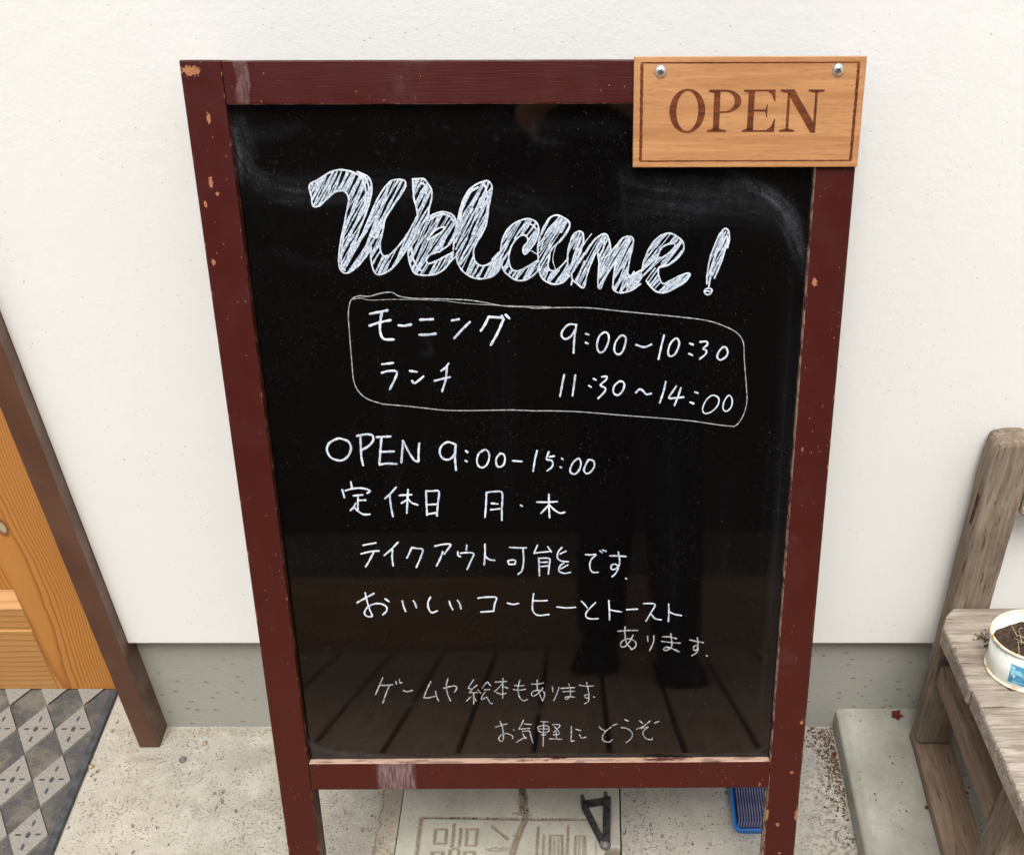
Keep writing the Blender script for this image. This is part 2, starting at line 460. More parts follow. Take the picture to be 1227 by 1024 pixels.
def mat_tag():
    m = M('plywood_plate')
    a = m.noise(110, 5, .65, co=m.map((.06, 1, 1))); b = m.noise(420, 3, .7, co=m.map((.12, 1, 1)))
    c = m.mix(m.ramp(a, .3, .7), (.36, .162, .060), (.49, .25, .105))
    c = m.mix(m.ramp(b, .50, .72, 0, .6), c, (.27, .105, .034))
    dk = m.math('MULTIPLY', m.ramp(m.noise(70, 5, .7, co=m.map((.10, 1, 1), loc=(2, 0, 5))), .60, .70), .5)
    c = m.mix(dk, c, (.26, .13, .055))
    return m.fin(c, .42, m.bump(m.math('ADD', a, b), .0002, .5), .4)

def mat_burnt():
    m = M('burnt_engraving')
    x, y, z = m.sep()
    a = m.noise(300, 3, .6, co=m.map((.10, 1, 1)))
    c = m.mix(m.ramp(a, .35, .65), (.080, .020, .006), (.155, .042, .012))
    return m.fin(c, .75, m.bump(a, .0004, .8), .2)

def plain(name, c1, c2, rough=.5, sc=40, bump=.0004, spec=.5, **kw):
    m = M(name)
    k = m.noise(sc, 4, .6)
    return m.fin(m.mix(m.ramp(k, .3, .7), c1, c2), rough, m.bump(k, bump, .5), spec, **kw)

def mat_mat_recess():
    m = M('dusty_dark_rubber')
    v = m.voro(700); s = m.noise(40, 3)
    dust = m.ramp(m.noise(22, 5, .7), .40, .66)
    c = m.mix(dust, (.072, .074, .076), (.165, .15, .125))
    c = m.mix(m.math('MULTIPLY', m.ramp(v, .12, .25, 1, 0), m.ramp(s, .35, .55, .2, .85)), c, (.50, .38, .22))
    v2 = m.voro(260, co=m.map(loc=(4, 3, 0)))
    c = m.mix(m.math('MULTIPLY', m.ramp(v2, .05, .09, 1, 0), .8), c, (.75, .62, .40))
    return m.fin(c, .8, m.bump(m.math('ADD', m.noise(300, 4, .7), m.math('MULTIPLY', v, -.5)), .0012, .9), .3)

def mat_can():
    m = M('printed_tin')
    x, y, z = m.sep()
    an = m.math('ARCTAN2', y, x)
    a = m.noise(90, 4, .6)
    c = m.mix(m.ramp(a, .35, .7), (.78, .79, .72), (.86, .88, .84))
    rust = m.ramp(m.math('ADD', m.noise(60, 5, .75), m.ramp(z, .012, .002, 0, .10)), .60, .68)
    blot = m.ramp(m.noise(50, 4, .7, co=m.map(loc=(3, 3, 1))), .62, .66)
    c = m.mix(m.math('MULTIPLY', blot, .6), c, (.30, .60, .72))
    # blue printed panels round the can
    w = m.math('FRACT', m.math('DIVIDE', m.math('ADD', an, 2.62), 6.2832))
    inp = m.math('MULTIPLY', m.math('LESS_THAN', w, .135), m.math('MULTIPLY', m.math('GREATER_THAN', z, .0075), m.math('LESS_THAN', z, .033)))
    inp = m.math('MULTIPLY', inp, m.ramp(m.noise(120, 4, .7), .33, .38))
    blue = m.mix(m.ramp(m.noise(70, 4, .7, co=m.map((1, 1, 2))), .42, .58), (.045, .22, .42), (.22, .58, .74))
    c = m.mix(inp, c, blue)
    c = m.mix(m.math('MULTIPLY', rust, .7), c, (.42, .22, .07))
    return m.fin(c, .42, m.bump(a, .0002, .4), .5)

def mat_rim():
    m = M('rusty_gold_rim')
    a = m.noise(90, 5, .7)
    c = m.mix(m.ramp(a, .4, .6), (.72, .60, .36), (.85, .80, .66))
    c = m.mix(m.ramp(m.noise(60, 5, .7, co=m.map(loc=(2, 2, 2))), .52, .62), c, (.50, .22, .07))
    return m.fin(c, .45, m.bump(a, .0003, .5), .5)

MT = dict(
    plaster=mat_plaster(), found=mat_foundation(), concrete=mat_concrete(), kerb=mat_kerb(), cover=mat_cover(),
    paint=mat_paint(), paint_v=mat_paint(True), worn=mat_worn_edge('worn_bottom_ledge', .42), worn2=mat_worn_edge('worn_side_edge', .50), board=mat_chalkboard(),
    ink=mat_marker(), ink_thin=mat_marker_thin(), ink_hatch=mat_marker_hatch(),
    pine=mat_pine(), pine_rail=mat_pine_rail(), tag=mat_tag(), burnt=mat_burnt(),
    jamb=plain('brown_jamb_paint', (.082, .030, .015), (.118, .050, .027), .5, 12),
    jamb_side=plain('brown_jamb_paint_dusty', (.11, .055, .036), (.19, .12, .088), .6, 25),
    old_x=wood('weathered_seat_wood', (.29, .235, .185), (.55, .49, .42), (.16, .115, .085), 'x', 1.3, .85, .75, .0030, .45),
    old_y=wood('weathered_wood_fore_aft', (.20, .132, .088), (.30, .215, .155), (.13, .084, .056), 'y', 1.3, .85, .6, .0014, .3),
    old_z=wood('weathered_wood_upright', (.165, .122, .086), (.30, .24, .18), (.10, .072, .052), 'z', 1.3, .85, .65, .0016, .4),
    rubber=plain('light_grey_rubber', (.215, .205, .185), (.30, .285, .26), .8, 260, .0006, .3),
    rubber_dark=plain('dark_rubber_border', (.035, .040, .046), (.075, .082, .092), .7, 60, .0008, .35),
    recess=mat_mat_recess(),
    iron=plain('black_iron', (.020, .020, .022), (.085, .085, .085), .45, 120, .0006, .5, Metallic=.5),
    iron_worn=plain('worn_grey_iron', (.12, .12, .115), (.26, .25, .23), .5, 150, .0006, .5, Metallic=.4),
    steel=plain('zinc_screw', (.55, .53, .48), (.72, .70, .64), .3, 200, .0003, .5, Metallic=.9),
    blue=plain('blue_plastic', (.004, .15, .52), (.006, .19, .62), .35, 30, .0002, .5),
    navy=plain('navy_rubber', (.012, .014, .06), (.028, .032, .10), .6, 120, .0004, .4),
    slate=plain('slate_blue_rubber', (.085, .09, .19), (.16, .16, .27), .6, 120, .0004, .4),
    soil=plain('dry_soil', (.022, .014, .010), (.085, .055, .038), .95, 240, .003, .2),
    stalk=plain('dry_stalk', (.30, .22, .13), (.42, .33, .22), .85, 90),
    crumb=plain('soil_crumb', (.05, .03, .018), (.16, .10, .06), .95, 90, .0005, .2),
    leaf=plain('dead_red_leaf', (.17, .022, .016), (.33, .055, .040), .7, 160, .0008, .3),
    tin=mat_can(), rim=mat_rim(),
    deck=wood('stained_deck', (.50, .32, .21), (.64, .44, .30), (.38, .24, .15), 'y', .6, .7, .4, .0008, .3),
    darkwood=wood('dark_stained_boards', (.020, .016, .014), (.040, .032, .027), (.014, .011, .009), 'x', .6, .75, .4, .0008),
    stone=plain('grey_wall_stone', (.12, .115, .095), (.17, .16, .135), .9, 12, .002, .25),
    riser=wood('brown_riser_boards', (.36, .22, .125), (.48, .31, .18), (.28, .17, .10), 'x', .6, .75, .4, .0008),
    black_cloth=plain('black_cloth', (.008, .008, .010), (.014, .014, .017), .95, 300, .0006, .15),
    shoe=plain('black_shoe', (.010, .010, .012), (.022, .022, .026), .7, 200, .0006, .3),
    skin=plain('skin', (.42, .23, .155), (.50, .29, .20), .55, 60, .0003, .4),
    hair=plain('black_hair', (.010, .008, .007), (.02, .016, .013), .5, 200, .001, .4),
    eye=plain('eye', (.6, .6, .58), (.65, .64, .62), .2, 20),
    glass=plain('phone_black', (.01, .01, .012), (.014, .014, .016), .15, 20, .0001),
)
STROKES = {
 'morning': [
  (2.9, [(146.9,222.5),(164.2,219.2)]),
  (2.9, [(145.5,233.9),(155.6,230.7),(166.4,228.5)]),
  (2.9, [(158.4,220.9),(155.8,232.7),(155.6,241.3),(158.6,246.8),(168,247.3)]),
  (2.9, [(173.8,233.6),(179.3,234),(185.8,232.8)]),
  (2.9, [(194.7,228.3),(207.3,227.8)]),
  (2.9, [(193.2,242.8),(200.9,242.8),(209.2,241.8)]),
  (2.9, [(225.3,229.1),(232.2,227.9)]),
  (2.9, [(226.8,246.2),(234.6,238.1),(242.7,230.5)]),
  (2.9, [(252.9,239.1),(257.6,232.3),(260.8,225.8)]),
  (2.9, [(260.8,225.8),(266.7,226),(274.4,227.2),(273.3,232.3),(267.8,243.4),(262,252.9)]),
  (2.9, [(273.6,224.7),(275.5,228.6)]),
  (2.9, [(277.4,223.8),(281,227.4)]),
 ],
 'lunch': [
  (2.5, [(154.6,271.6),(165.8,270.3)]),
  (2.5, [(153.8,280.1),(160.5,278.3),(168.6,279.1),(166,286.7),(160.5,296.5)]),
  (2.5, [(181.4,278.3),(188.3,279.2)]),
  (2.5, [(183,288.2),(185.4,290.7),(194.6,283.8)]),
  (2.5, [(220,271),(216.3,275.4),(212.1,278.4)]),
  (2.5, [(205.1,288.3),(212.2,286.5),(220.7,284.6)]),
  (2.5, [(218.1,274.5),(216.2,286.9),(212,299)]),
 ],
 'box': [
  (1.25, [(152.7,311.7),(137.3,306.2),(128.5,297.2),(125.4,286.5),(125.3,270.6),(125.4,253.2),(125.6,237.7),(126,224.1),(127.8,214),(131.2,208.1),(139,205.3),(147.4,206),(157.8,203.2),(168.9,202.1),(176.2,205.8),(189.6,207.9),(214.9,208.5),(241.9,209.7),(257.1,212),(275.6,215.4),(299.4,216.7),(304.9,217.7),(331.4,217.1),(357.8,217.5),(384.4,220.3),(410.9,223),(446.5,226.6),(473.2,230.3),(491.3,236.5),(502.3,242.8),(508.1,251.8),(509.9,268.1),(513,292),(514.8,308.7),(512.8,321.9),(507.8,332.3),(503.4,336.1)]),
  (1.25, [(503.4,336.1),(486.7,334.2),(460.7,330.2),(431.1,327.3),(394.3,324.3),(348.4,320.3),(320.9,319.2),(302.5,319.1),(279.2,318.2),(243.9,318.6),(215.7,318.3),(194.6,316),(173.7,313.6),(152.7,311.7)]),
  (0.7, [(137.2,207),(148,209.4),(172.6,208.8),(214.8,210),(238.4,212.7),(273.9,214.9),(321,216.4)]),
  (1, [(132,208.7),(140.6,207),(148.3,205.4)]),
 ],
 'morning_hours': [
  (2.3, [(345.7,233.7),(338.3,233.3),(332.5,238.6),(331,244),(334.5,247.5),(339.9,244.9),(345.3,236.9)]),
  (2.3, [(345.4,234.2),(343.5,245.8),(342.5,261.1)]),
  (2.3, [(354.4,242.3),(357.4,243.3)]),
  (2.3, [(354.2,250.8),(356.7,252.1)]),
  (2.3, [(372.9,240.9),(367.6,245),(365.4,253.9),(367.6,260.3),(372.1,259.4),(376.5,250.4),(376.5,243.2),(372.9,240.9)]),
  (2.3, [(389,244.2),(383.7,250.4),(382.3,258.5),(385.6,262.7),(390,260.4),(393.2,251.4),(393.1,245.6),(389,244.2)]),
  (2.3, [(403.4,253.2),(411.5,255.6),(418.6,252.9)]),
  (2.3, [(430.6,244),(428.5,253.3),(425.7,267.4)]),
  (2.3, [(441.7,247.1),(436.9,252.4),(434.9,260.5),(436.8,264.7),(441.8,262.4),(445.5,253.4),(444.4,248),(441.7,247.1)]),
  (2.3, [(455.8,252),(459.1,253.4)]),
  (2.3, [(455.3,262.1),(458.7,263.7)]),
  (2.3, [(466,250.7),(471.9,250.2),(473.2,253.1),(468.9,257.4),(472.2,258.9),(471.8,262.5),(466.1,267.5)]),
  (2.3, [(488.6,255.7),(484.3,260.7),(483.3,265.8),(486.5,268.4),(491.7,265.3),(493.3,260.8),(491.3,256.2),(488.6,255.7)]),
 ],
 'lunch_hours': [
  (2.3, [(333.2,282.6),(331.3,291.2),(328.8,304.2)]),
  (2.3, [(344.1,283),(342.7,293.1),(341.2,303.7)]),
  (2.3, [(362,286.7),(364.5,288)]),
  (2.3, [(357.3,293.7),(359.4,295)]),
  (2.3, [(370.3,284.9),(374.9,284.4),(374.5,287.7),(368.9,293.2),(373.6,296),(373.1,299.7),(366.7,306.6)]),
  (2.3, [(387.6,289.6),(382.5,294.2),(381.8,300.7),(385.9,303.5),(390.4,299.8),(392.5,293.7),(391.2,290),(387.6,289.6)]),
  (2.3, [(404.1,300.8),(407.7,297.5),(411.3,299.3),(414.5,302.7),(419.2,301.8)]),
  (2.3, [(433.5,289.8),(431.4,300),(428,311.2)]),
  (2.3, [(444,294.5),(440.5,300),(437,306.5),(445.2,306.2),(451.6,305.7)]),
  (2.3, [(448.6,296.3),(446.1,304.7),(442.7,314.1)]),
  (2.3, [(462.6,300.5),(465.5,301.6)]),
  (2.3, [(458.2,310.9),(461.9,312.3)]),
  (1.7, [(479.9,303.9),(473.7,309.5),(470.9,318),(473.3,322.3),(479.7,320.8),(485.8,314.2),(486.4,306.7),(479.9,303.9)]),
  (1.7, [(496.3,304),(492,310.5),(491.5,318),(495.2,320.3),(499.6,315.2),(499.8,307.7),(496.3,304)]),
 ],
 'open_hours': [
  (2.6, [(104.4,347.1),(96.1,351.1),(92.2,357.9),(94.6,366.2),(100.8,369.8),(107.3,369.8),(113.5,364.8),(116.7,357.3),(114.8,350.5),(109.3,347.8),(104.4,347.1)]),
  (2.6, [(127.2,343.8),(126.7,355),(126.4,367.1),(127.4,375.5)]),
  (2.6, [(123.6,344.5),(132.8,342.8),(139.1,343.8),(139.7,349.1),(134.6,355.1),(127.3,359.3)]),
  (2.6, [(143.3,345.8),(157.7,345.1)]),
  (2.6, [(148.3,346.4),(146.2,359.7),(143.9,374.8)]),
  (2.6, [(146.8,361.2),(159.9,360.9)]),
  (2.6, [(143.9,374.8),(151.9,373.7),(161.4,374.2)]),
  (2.6, [(169.9,349.5),(168.1,361.3),(166.5,372.7)]),
  (2.6, [(169.9,350),(174.6,361.3),(179.8,370.4),(183.7,371.7)]),
  (2.6, [(186,352.3),(184.7,361.3),(184.1,371.2)]),
  (2.6, [(221.3,353.2),(214.9,351.2),(208.2,355.4),(206,363),(209.6,369),(215.4,369.5),(220.7,364.5),(222.7,354.7)]),
  (2.6, [(222.7,354),(221.3,367.6),(221.6,381)]),
  (2.6, [(232.5,360.5),(234.2,362)]),
  (2.6, [(231.7,371),(233.1,371.9)]),
  (2.2, [(249.2,360.1),(245.4,363.9),(243.4,370.7),(244.8,376.8),(249.1,378.4),(253.7,374.6),(256.1,367),(254.9,360.9),(251.4,359.4),(248.4,361.6)]),
  (2.2, [(267.1,363.7),(263.3,368.5),(263.1,375.4),(265.9,378),(270.3,375.4),(272,368.6),(270.7,364.5),(267.1,363.2)]),
  (2.2, [(279.6,371.3),(288.9,372)]),
  (2.2, [(304.9,360.4),(302.5,369.5),(300.3,382.5)]),
  (2.2, [(316.7,361.9),(314.1,369.5),(319.2,371.1),(320.6,374.9),(319,378.7),(314.6,382.1)]),
  (2.2, [(317,367.2),(322.1,366.5)]),
  (2.2, [(329.5,368.8),(330.8,370)]),
  (2.2, [(327.8,378),(329.2,378.8)]),
  (2.2, [(346.8,368.9),(341.7,372.7),(338.3,379.6),(338.7,384.2),(343,385.7),(347.4,381.1),(349.2,374.2),(347.5,369.4),(344.6,369.7)]),
  (2.2, [(356.9,370.5),(354,375.8),(352.2,381.9),(354.7,385.3),(359.1,383.5),(362.8,377.4),(362,372),(357.7,370.2)]),
 ],
 'closed_days': [
  (2.3, [(113.2,393.2),(113.8,399.4)]),
  (2.3, [(103.6,401.7),(104.4,405.6),(105,410.3)]),
  (2.3, [(106.9,402.8),(114.7,400.6),(124.3,400.2),(132.1,402.9),(128.9,405.7)]),
  (2.3, [(114.7,408.4),(124.1,407.5)]),
  (2.3, [(119.4,408.8),(118.4,416.6),(117.7,425.3)]),
  (2.3, [(120.2,413.5),(126.8,413.2)]),
  (2.3, [(116.2,416.6),(113.6,421),(110,424.5)]),
  (2.3, [(113.7,420.1),(117.7,425.3),(123.3,429),(129.9,428.9)]),
  (2.3, [(159.1,399.3),(153.2,405.8),(146.8,411.6)]),
  (2.3, [(152,407.4),(152.2,418.4),(153.5,431.4)]),
  (2.3, [(161.8,408.2),(174.4,407.5)]),
  (2.3, [(171.3,402),(169.8,413.7),(168.2,427.6)]),
  (2.3, [(169.6,412.9),(163.4,416.8)]),
  (2.3, [(169.7,410.6),(173.8,416.1),(180.2,418.8)]),
  (2.3, [(189.6,403.6),(189.2,417),(189.1,430.1)]),
  (2.3, [(189.6,403.6),(195.9,403.7),(202.8,404.2),(201,417),(199.2,430.9)]),
  (2.3, [(190.6,418.5),(200.2,418.1)]),
  (2.3, [(189.2,429.1),(199.7,427.3)]),
  (2.2, [(251.7,405.5),(250.7,418.8),(249.1,432.6)]),
  (2.2, [(251.7,405.5),(259.8,404.4),(267.1,404.8),(268,411),(266.9,423.6),(266.5,436)]),
  (2.2, [(256.4,417.3),(263,418.1)]),
  (2.2, [(255.4,424.4),(265,423.3)]),
  (2.2, [(286.4,419.5),(288.3,420.6)]),
  (2.2, [(303.4,416.2),(314,416.3),(324.3,415.7)]),
  (2.2, [(315.9,407.4),(315.8,420.7),(316.2,433.4)]),
  (2.2, [(315.1,419.9),(311.6,423.9),(307.5,428.3)]),
  (2.2, [(316.9,419.9),(321.2,424.7),(327.1,428.4),(332,427.6)]),
 ],
 'takeout': [
  (2.15, [(119.9,463.6),(133.6,461)]),
  (2.15, [(116.9,473.5),(126.3,471),(136.1,470.1)]),
  (2.15, [(130.2,471.8),(125.6,480.2),(120.4,488.4)]),
  (2.15, [(156.8,460.3),(149.1,468.4),(141.2,475.3)]),
  (2.15, [(150.3,469.1),(149.3,477.5),(149.6,487.4)]),
  (2.15, [(170.4,467.1),(168.2,472),(164.9,478.3)]),
  (2.15, [(170.5,466.6),(176.2,467.5),(182.1,468.9),(179.4,477.6),(174.1,489.2)]),
  (2.15, [(195,465.1),(204.1,463),(211.8,463.1),(209,468),(204.5,474.2)]),
  (2.15, [(203,471.4),(200,479.1),(195.6,487.6)]),
  (2.15, [(228.7,464.1),(228,469.4)]),
  (2.15, [(218.9,471.5),(218.9,475.7),(221.4,477.1)]),
  (2.15, [(221.6,473.2),(229.4,472.5),(235.5,474),(232.2,482.1),(227.8,491.8)]),
  (2.15, [(247.8,463),(247.3,475.2),(246,486.7)]),
  (2.15, [(247.3,476.6),(251.6,480.5),(257.2,481.6)]),
  (1.9, [(273.7,466.8),(281.8,467.3),(291.3,467.4)]),
  (1.9, [(287.6,467.6),(288,481.7),(285.8,493.7),(281.6,497.8)]),
  (1.9, [(271.1,482.4),(272.4,486.4)]),
  (1.9, [(271.1,482.4),(275.3,481.2),(279.3,482),(278.5,486.2)]),
  (1.9, [(272.1,486.4),(278.9,486.2)]),
  (1.9, [(303,464.3),(299.1,473.6)]),
  (1.9, [(299.1,473.6),(306.2,472.6),(317.4,471.5)]),
  (1.9, [(313.8,466.3),(317.4,472.2)]),
  (1.9, [(304,478.8),(304.2,489.3),(304.3,499.5)]),
  (1.9, [(304.7,479.6),(310.1,479.2),(315.6,480.4),(314.7,489.4),(313.9,497.6)]),
  (1.9, [(305.9,484.1),(313.5,483.8)]),
  (1.9, [(305.8,489),(313.4,488.2)]),
  (1.9, [(328.7,467.1),(324.6,472.3),(323.8,478.9),(327.8,482.7),(335.4,483.5)]),
  (1.9, [(332.8,471.3),(326.6,474.5)]),
  (1.9, [(330.6,485.2),(326.7,487.9),(325,493.9),(330.4,497),(337.3,495.9)]),
  (1.9, [(334.6,487.2),(327,491.7)]),
  (1.9, [(353.5,475.4),(359.3,475.7),(364.5,475.4),(359.3,481.4),(357.9,489.6),(360.7,495.6),(366.8,495.9)]),
  (1.9, [(368.5,471),(370.9,473.2)]),
  (1.9, [(371.6,470.3),(375,471.8)]),
  (1.9, [(379.1,477),(386.6,477),(396.2,477.8)]),
  (1.9, [(388,472.6),(389.4,480.8),(388.8,488.2),(384,492.7),(380.6,491.9),(381.2,487.5),(385.3,486.7),(388.1,490.5),(385.4,497.2),(381.7,501)]),
  (1.9, [(395.9,503),(397,503.8)]),
 ],
 'coffee_toast': [
  (2.15, [(107.6,530.6),(116.6,525.3),(126.9,519.5)]),
  (2.15, [(117.4,518.7),(118.8,530.4),(120.7,539.2),(122.5,546.6),(117.4,547),(114.5,542.8),(118.3,536.2),(125.2,532.3),(133.1,531.9),(138.8,535.6),(138.4,540.8),(134.1,545.2)]),
  (2.15, [(138.2,526.1),(141.9,529.3)]),
  (2.15, [(156.4,528.4),(157.3,535),(159.1,541.2)]),
  (2.15, [(168.2,528.5),(170,532.1),(171,536.5)]),
  (2.15, [(186.9,524.2),(183.9,530.7),(184.1,538.1),(187.1,542.8),(193.2,540.8)]),
  (2.15, [(206.7,529),(208,534.5),(210.1,539.2)]),
  (2.15, [(215.6,528.3),(218,532.4),(219,538.3)]),
  (2.15, [(238,525.6),(247.9,524.5),(257.4,525.3),(255.5,532.6),(253.9,541.4)]),
  (2.15, [(240.4,542.3),(253.9,541.4)]),
  (1.9, [(269.2,531.7),(275,533.3),(281.3,532.1)]),
  (1.9, [(297.6,520.8),(296.3,531.9),(296.4,541.2),(301.9,546.6),(313.8,545.6)]),
  (1.9, [(297.4,529.1),(305,529.3),(312,528.9)]),
  (1.9, [(322.3,536.6),(332.7,537.8),(342.5,537.1)]),
  (1.9, [(348.8,529.8),(352.2,533.7),(355,537.6)]),
  (1.9, [(364.1,531.5),(357.8,538.4),(353.6,544.6),(354.3,549.3),(359.2,551.2),(366.9,550.9)]),
  (1.9, [(378.3,529.2),(379,541.6),(379.2,552.5)]),
  (1.9, [(379.4,540.1),(384.3,541.6),(392,542.8)]),
  (1.9, [(397.6,540.2),(409.4,539.7)]),
  (1.9, [(415.7,533),(423,533),(428.3,534.5),(424.5,543),(418.7,554.1)]),
  (1.9, [(424.6,546.3),(428.6,551.2),(435.1,552.7)]),
  (1.9, [(442.8,533.6),(443.3,543.1),(443.1,554.7)]),
  (1.9, [(443.7,543.1),(449.7,546.1),(457.1,547.6)]),
 ],
 'available': [
  (1.75, [(388.3,566.3),(399.6,565.5),(410,565.5)]),
  (1.75, [(396.2,561),(396.1,569.6),(397.8,580.2),(403.9,588.9)]),
  (1.75, [(405,571.2),(401.1,579.5),(395.8,585.5),(391.8,584.7),(392.4,579.4),(398.4,575.7),(405.1,577.2),(408.5,581.8),(406.6,587.1),(402.6,588.6)]),
  (1.75, [(420.8,572.5),(421.2,578.8)]),
  (1.75, [(427.8,571.6),(427.3,580.4),(423.4,590.2)]),
  (1.75, [(437.1,573.3),(445.2,573.7),(452.6,575.7)]),
  (1.75, [(436.3,578.9),(446.7,580.5),(456.8,581.3)]),
  (1.75, [(446.1,569.6),(447.3,579),(446.9,586.5),(441.6,590.3),(438.6,588.8),(441.5,586.2),(448.2,588.1),(456.2,592.2)]),
  (1.75, [(467,577.3),(474.1,579.1),(482.2,580.7)]),
  (1.75, [(475.3,574.6),(476.3,583.7),(475.2,589.7),(471.8,589.7),(471.7,585.9),(474.3,584.4),(476.9,588.2),(474.7,593.5),(469.8,597)]),
  (1.75, [(485.8,596.7),(487.1,597.7)]),
 ],
 'games': [
  (1.75, [(128.2,622.8),(123.7,632.5),(118.6,643.9)]),
  (1.75, [(124.9,632.3),(131.1,632.6),(138.5,631.7)]),
  (1.75, [(134.5,632.9),(130.3,643),(125.7,655.1)]),
  (1.75, [(142.2,627.4),(142.6,630.7)]),
  (1.75, [(146.4,624.9),(146.6,629.4),(148.9,629)]),
  (1.75, [(149.7,639.2),(154.3,640.8),(159.9,639)]),
  (1.75, [(181,627.9),(176.1,638.1),(172,648.5)]),
  (1.75, [(172,648.8),(177.7,648.6),(184.7,646.7)]),
  (1.75, [(185.6,640.5),(186.4,647.3),(188.3,652.9)]),
  (1.75, [(194.9,636.6),(201.3,634.6),(208.2,633.7),(209.3,637),(206.6,641.5)]),
  (1.75, [(200.2,624.2),(197.9,634.3),(199,644.8),(201.5,652.7)]),
  (1.5, [(228.7,625.7),(225.5,630.9),(222.3,636.1)]),
  (1.5, [(222.3,636.3),(225.6,637.7),(229.3,636.1)]),
  (1.5, [(232.2,632.8),(227.9,636.6),(223.1,642.4)]),
  (1.5, [(223.1,642.4),(227.7,642.4),(231.8,642.4)]),
  (1.5, [(227.7,642.4),(227.8,649.7),(227.3,657.1)]),
  (1.5, [(224.7,647.6),(219.4,653.2)]),
  (1.5, [(229.1,650.3),(230.4,652.9)]),
  (1.5, [(232.8,638.8),(235.8,643)]),
  (1.5, [(243.7,628.9),(240.8,632),(237.7,636.7)]),
  (1.5, [(244.1,628.9),(247.1,633.6)]),
  (1.5, [(240.1,638.8),(245.8,638.5)]),
  (1.5, [(240.9,641.4),(237.5,646.6),(236.4,651.4),(241.1,648.8),(242.4,648.2)]),
  (1.5, [(242.4,648.2),(244.5,653),(246.7,656.7),(248.5,656.2)]),
  (1.5, [(252.7,629),(265.4,628.2)]),
  (1.5, [(261.3,624.4),(260.6,637.3),(260.2,649.9)]),
  (1.5, [(260.3,631.1),(256.1,636.3),(251.1,641.3)]),
  (1.5, [(261.4,634.7),(266.5,637.2)]),
  (1.5, [(253.4,642.5),(258.5,644.5),(264.3,643.4)]),
  (1.5, [(280.2,626.5),(277.9,634.3),(277.7,642.7),(279.8,650.1),(283.8,653.2),(287.7,651.4)]),
  (1.5, [(273.9,633.3),(279.3,633.8),(284.3,633.6)]),
  (1.5, [(272.5,638.7),(279.1,639.5),(286,638.3)]),
  (1.5, [(292.8,631.7),(299.2,631.8),(306.1,630.4)]),
  (1.5, [(299.3,626.6),(299.1,636.6),(301.6,645),(304.6,653.4)]),
  (1.5, [(305.4,636.6),(300.8,642.9),(295.2,647),(292.5,646),(293.5,641.8),(299,639.7),(305.4,640.8),(307.1,646.1),(304.6,653.4)]),
  (1.5, [(315.9,635.3),(316.4,641.6)]),
  (1.5, [(323.4,636),(320.6,645.1),(317.2,653.2)]),
  (1.5, [(325.6,637.4),(340.7,636.5)]),
  (1.5, [(327.7,641.6),(340.7,641.3)]),
  (1.5, [(334.4,631.6),(335.9,639.6),(335.8,646.6),(332.1,651.5),(329.4,650.1),(332.1,648.2),(340.6,648.7)]),
  (1.5, [(346,633.6),(353.5,634.8),(361.7,634.4)]),
  (1.5, [(354.1,629.9),(355.9,639.7),(356.8,648.1),(354.6,650.2),(351.6,648.1),(352.8,646),(355.9,646),(356.5,652.3),(354.6,655.8),(351.6,657.2)]),
  (1.5, [(361.7,648.4),(362.9,649.1)]),
 ],
 'please_enjoy': [
  (1.55, [(250.5,687.7),(257.1,685.1),(263.6,683.3)]),
  (1.55, [(255.9,679.7),(258,685.1),(259.1,693.7),(259.1,702.4),(257.3,706.6),(254.1,704.6),(254.7,700.2),(259.5,696.4),(265,696.5),(270,699.8),(269.5,702.5)]),
  (1.55, [(270.8,690.8),(271.8,691.6)]),
  (1.55, [(282.8,678.2),(280.2,684.1),(277.4,690.1)]),
  (1.55, [(283.7,683.4),(291.2,684.2)]),
  (1.55, [(277.4,690.6),(282.8,689.8),(289.5,689.4)]),
  (1.55, [(281,693.3),(285.5,692.8),(289.2,693.4),(290.4,699.3),(292.5,708.6)]),
  (1.55, [(281.2,696),(282.5,699.3),(284.8,703.1)]),
  (1.55, [(285.3,701.5),(280.6,703.1),(274.1,707.6)]),
  (1.5, [(302.2,680.4),(310.2,680.8)]),
  (1.5, [(305.6,680.7),(304.8,696.3),(304.1,713.1)]),
  (1.5, [(298.8,687.6),(300.1,693.4),(305,694.9),(310.6,693.4),(311.3,688.4),(307.7,685.5),(301.5,686.2),(298.8,687.6)]),
  (1.5, [(300.2,690.1),(310.1,690.3)]),
  (1.5, [(302.5,698),(307.5,697.8)]),
  (1.5, [(315.3,684.8),(320,684.1),(323.7,685.6),(320.5,690.6),(316.2,694.9)]),
  (1.5, [(317.5,687),(320.5,691.3),(323,695)]),
  (1.5, [(319.3,694.2),(319.5,703.7)]),
  (1.5, [(311.7,703.3),(318.5,703.7),(325.6,704.1)]),
  (1.5, [(316.1,698.1),(322.9,697.1)]),
  (1.5, [(336.6,687.1),(336.5,696.5),(336.4,706.7),(339.6,706)]),
  (1.5, [(341.9,690.8),(347.1,692.5)]),
  (1.5, [(345.8,698),(348.3,702.4),(353.2,701.3)]),
  (1.5, [(367.8,687.3),(370.5,690.6),(374,692.7)]),
  (1.5, [(381.9,688.1),(376.1,693.1),(372,700.4),(373.1,706.2),(379.3,708.1),(383.2,704.8)]),
  (1.5, [(383.8,686),(388.4,684.1)]),
  (1.5, [(397.2,678.4),(401,680.3)]),
  (1.5, [(393,688.9),(398.9,689.7),(404.5,694),(405.9,699.8),(403.4,704.9),(399.1,708.8)]),
  (1.5, [(413.6,679.7),(417.3,683.3)]),
  (1.5, [(425.9,680.2),(418.6,686.9),(410.7,691.2)]),
  (1.5, [(415.6,690.2),(423.6,688.4),(418.1,694.1),(418.9,699.9),(422.7,704.3),(428.3,705.1),(428.6,702.9)]),
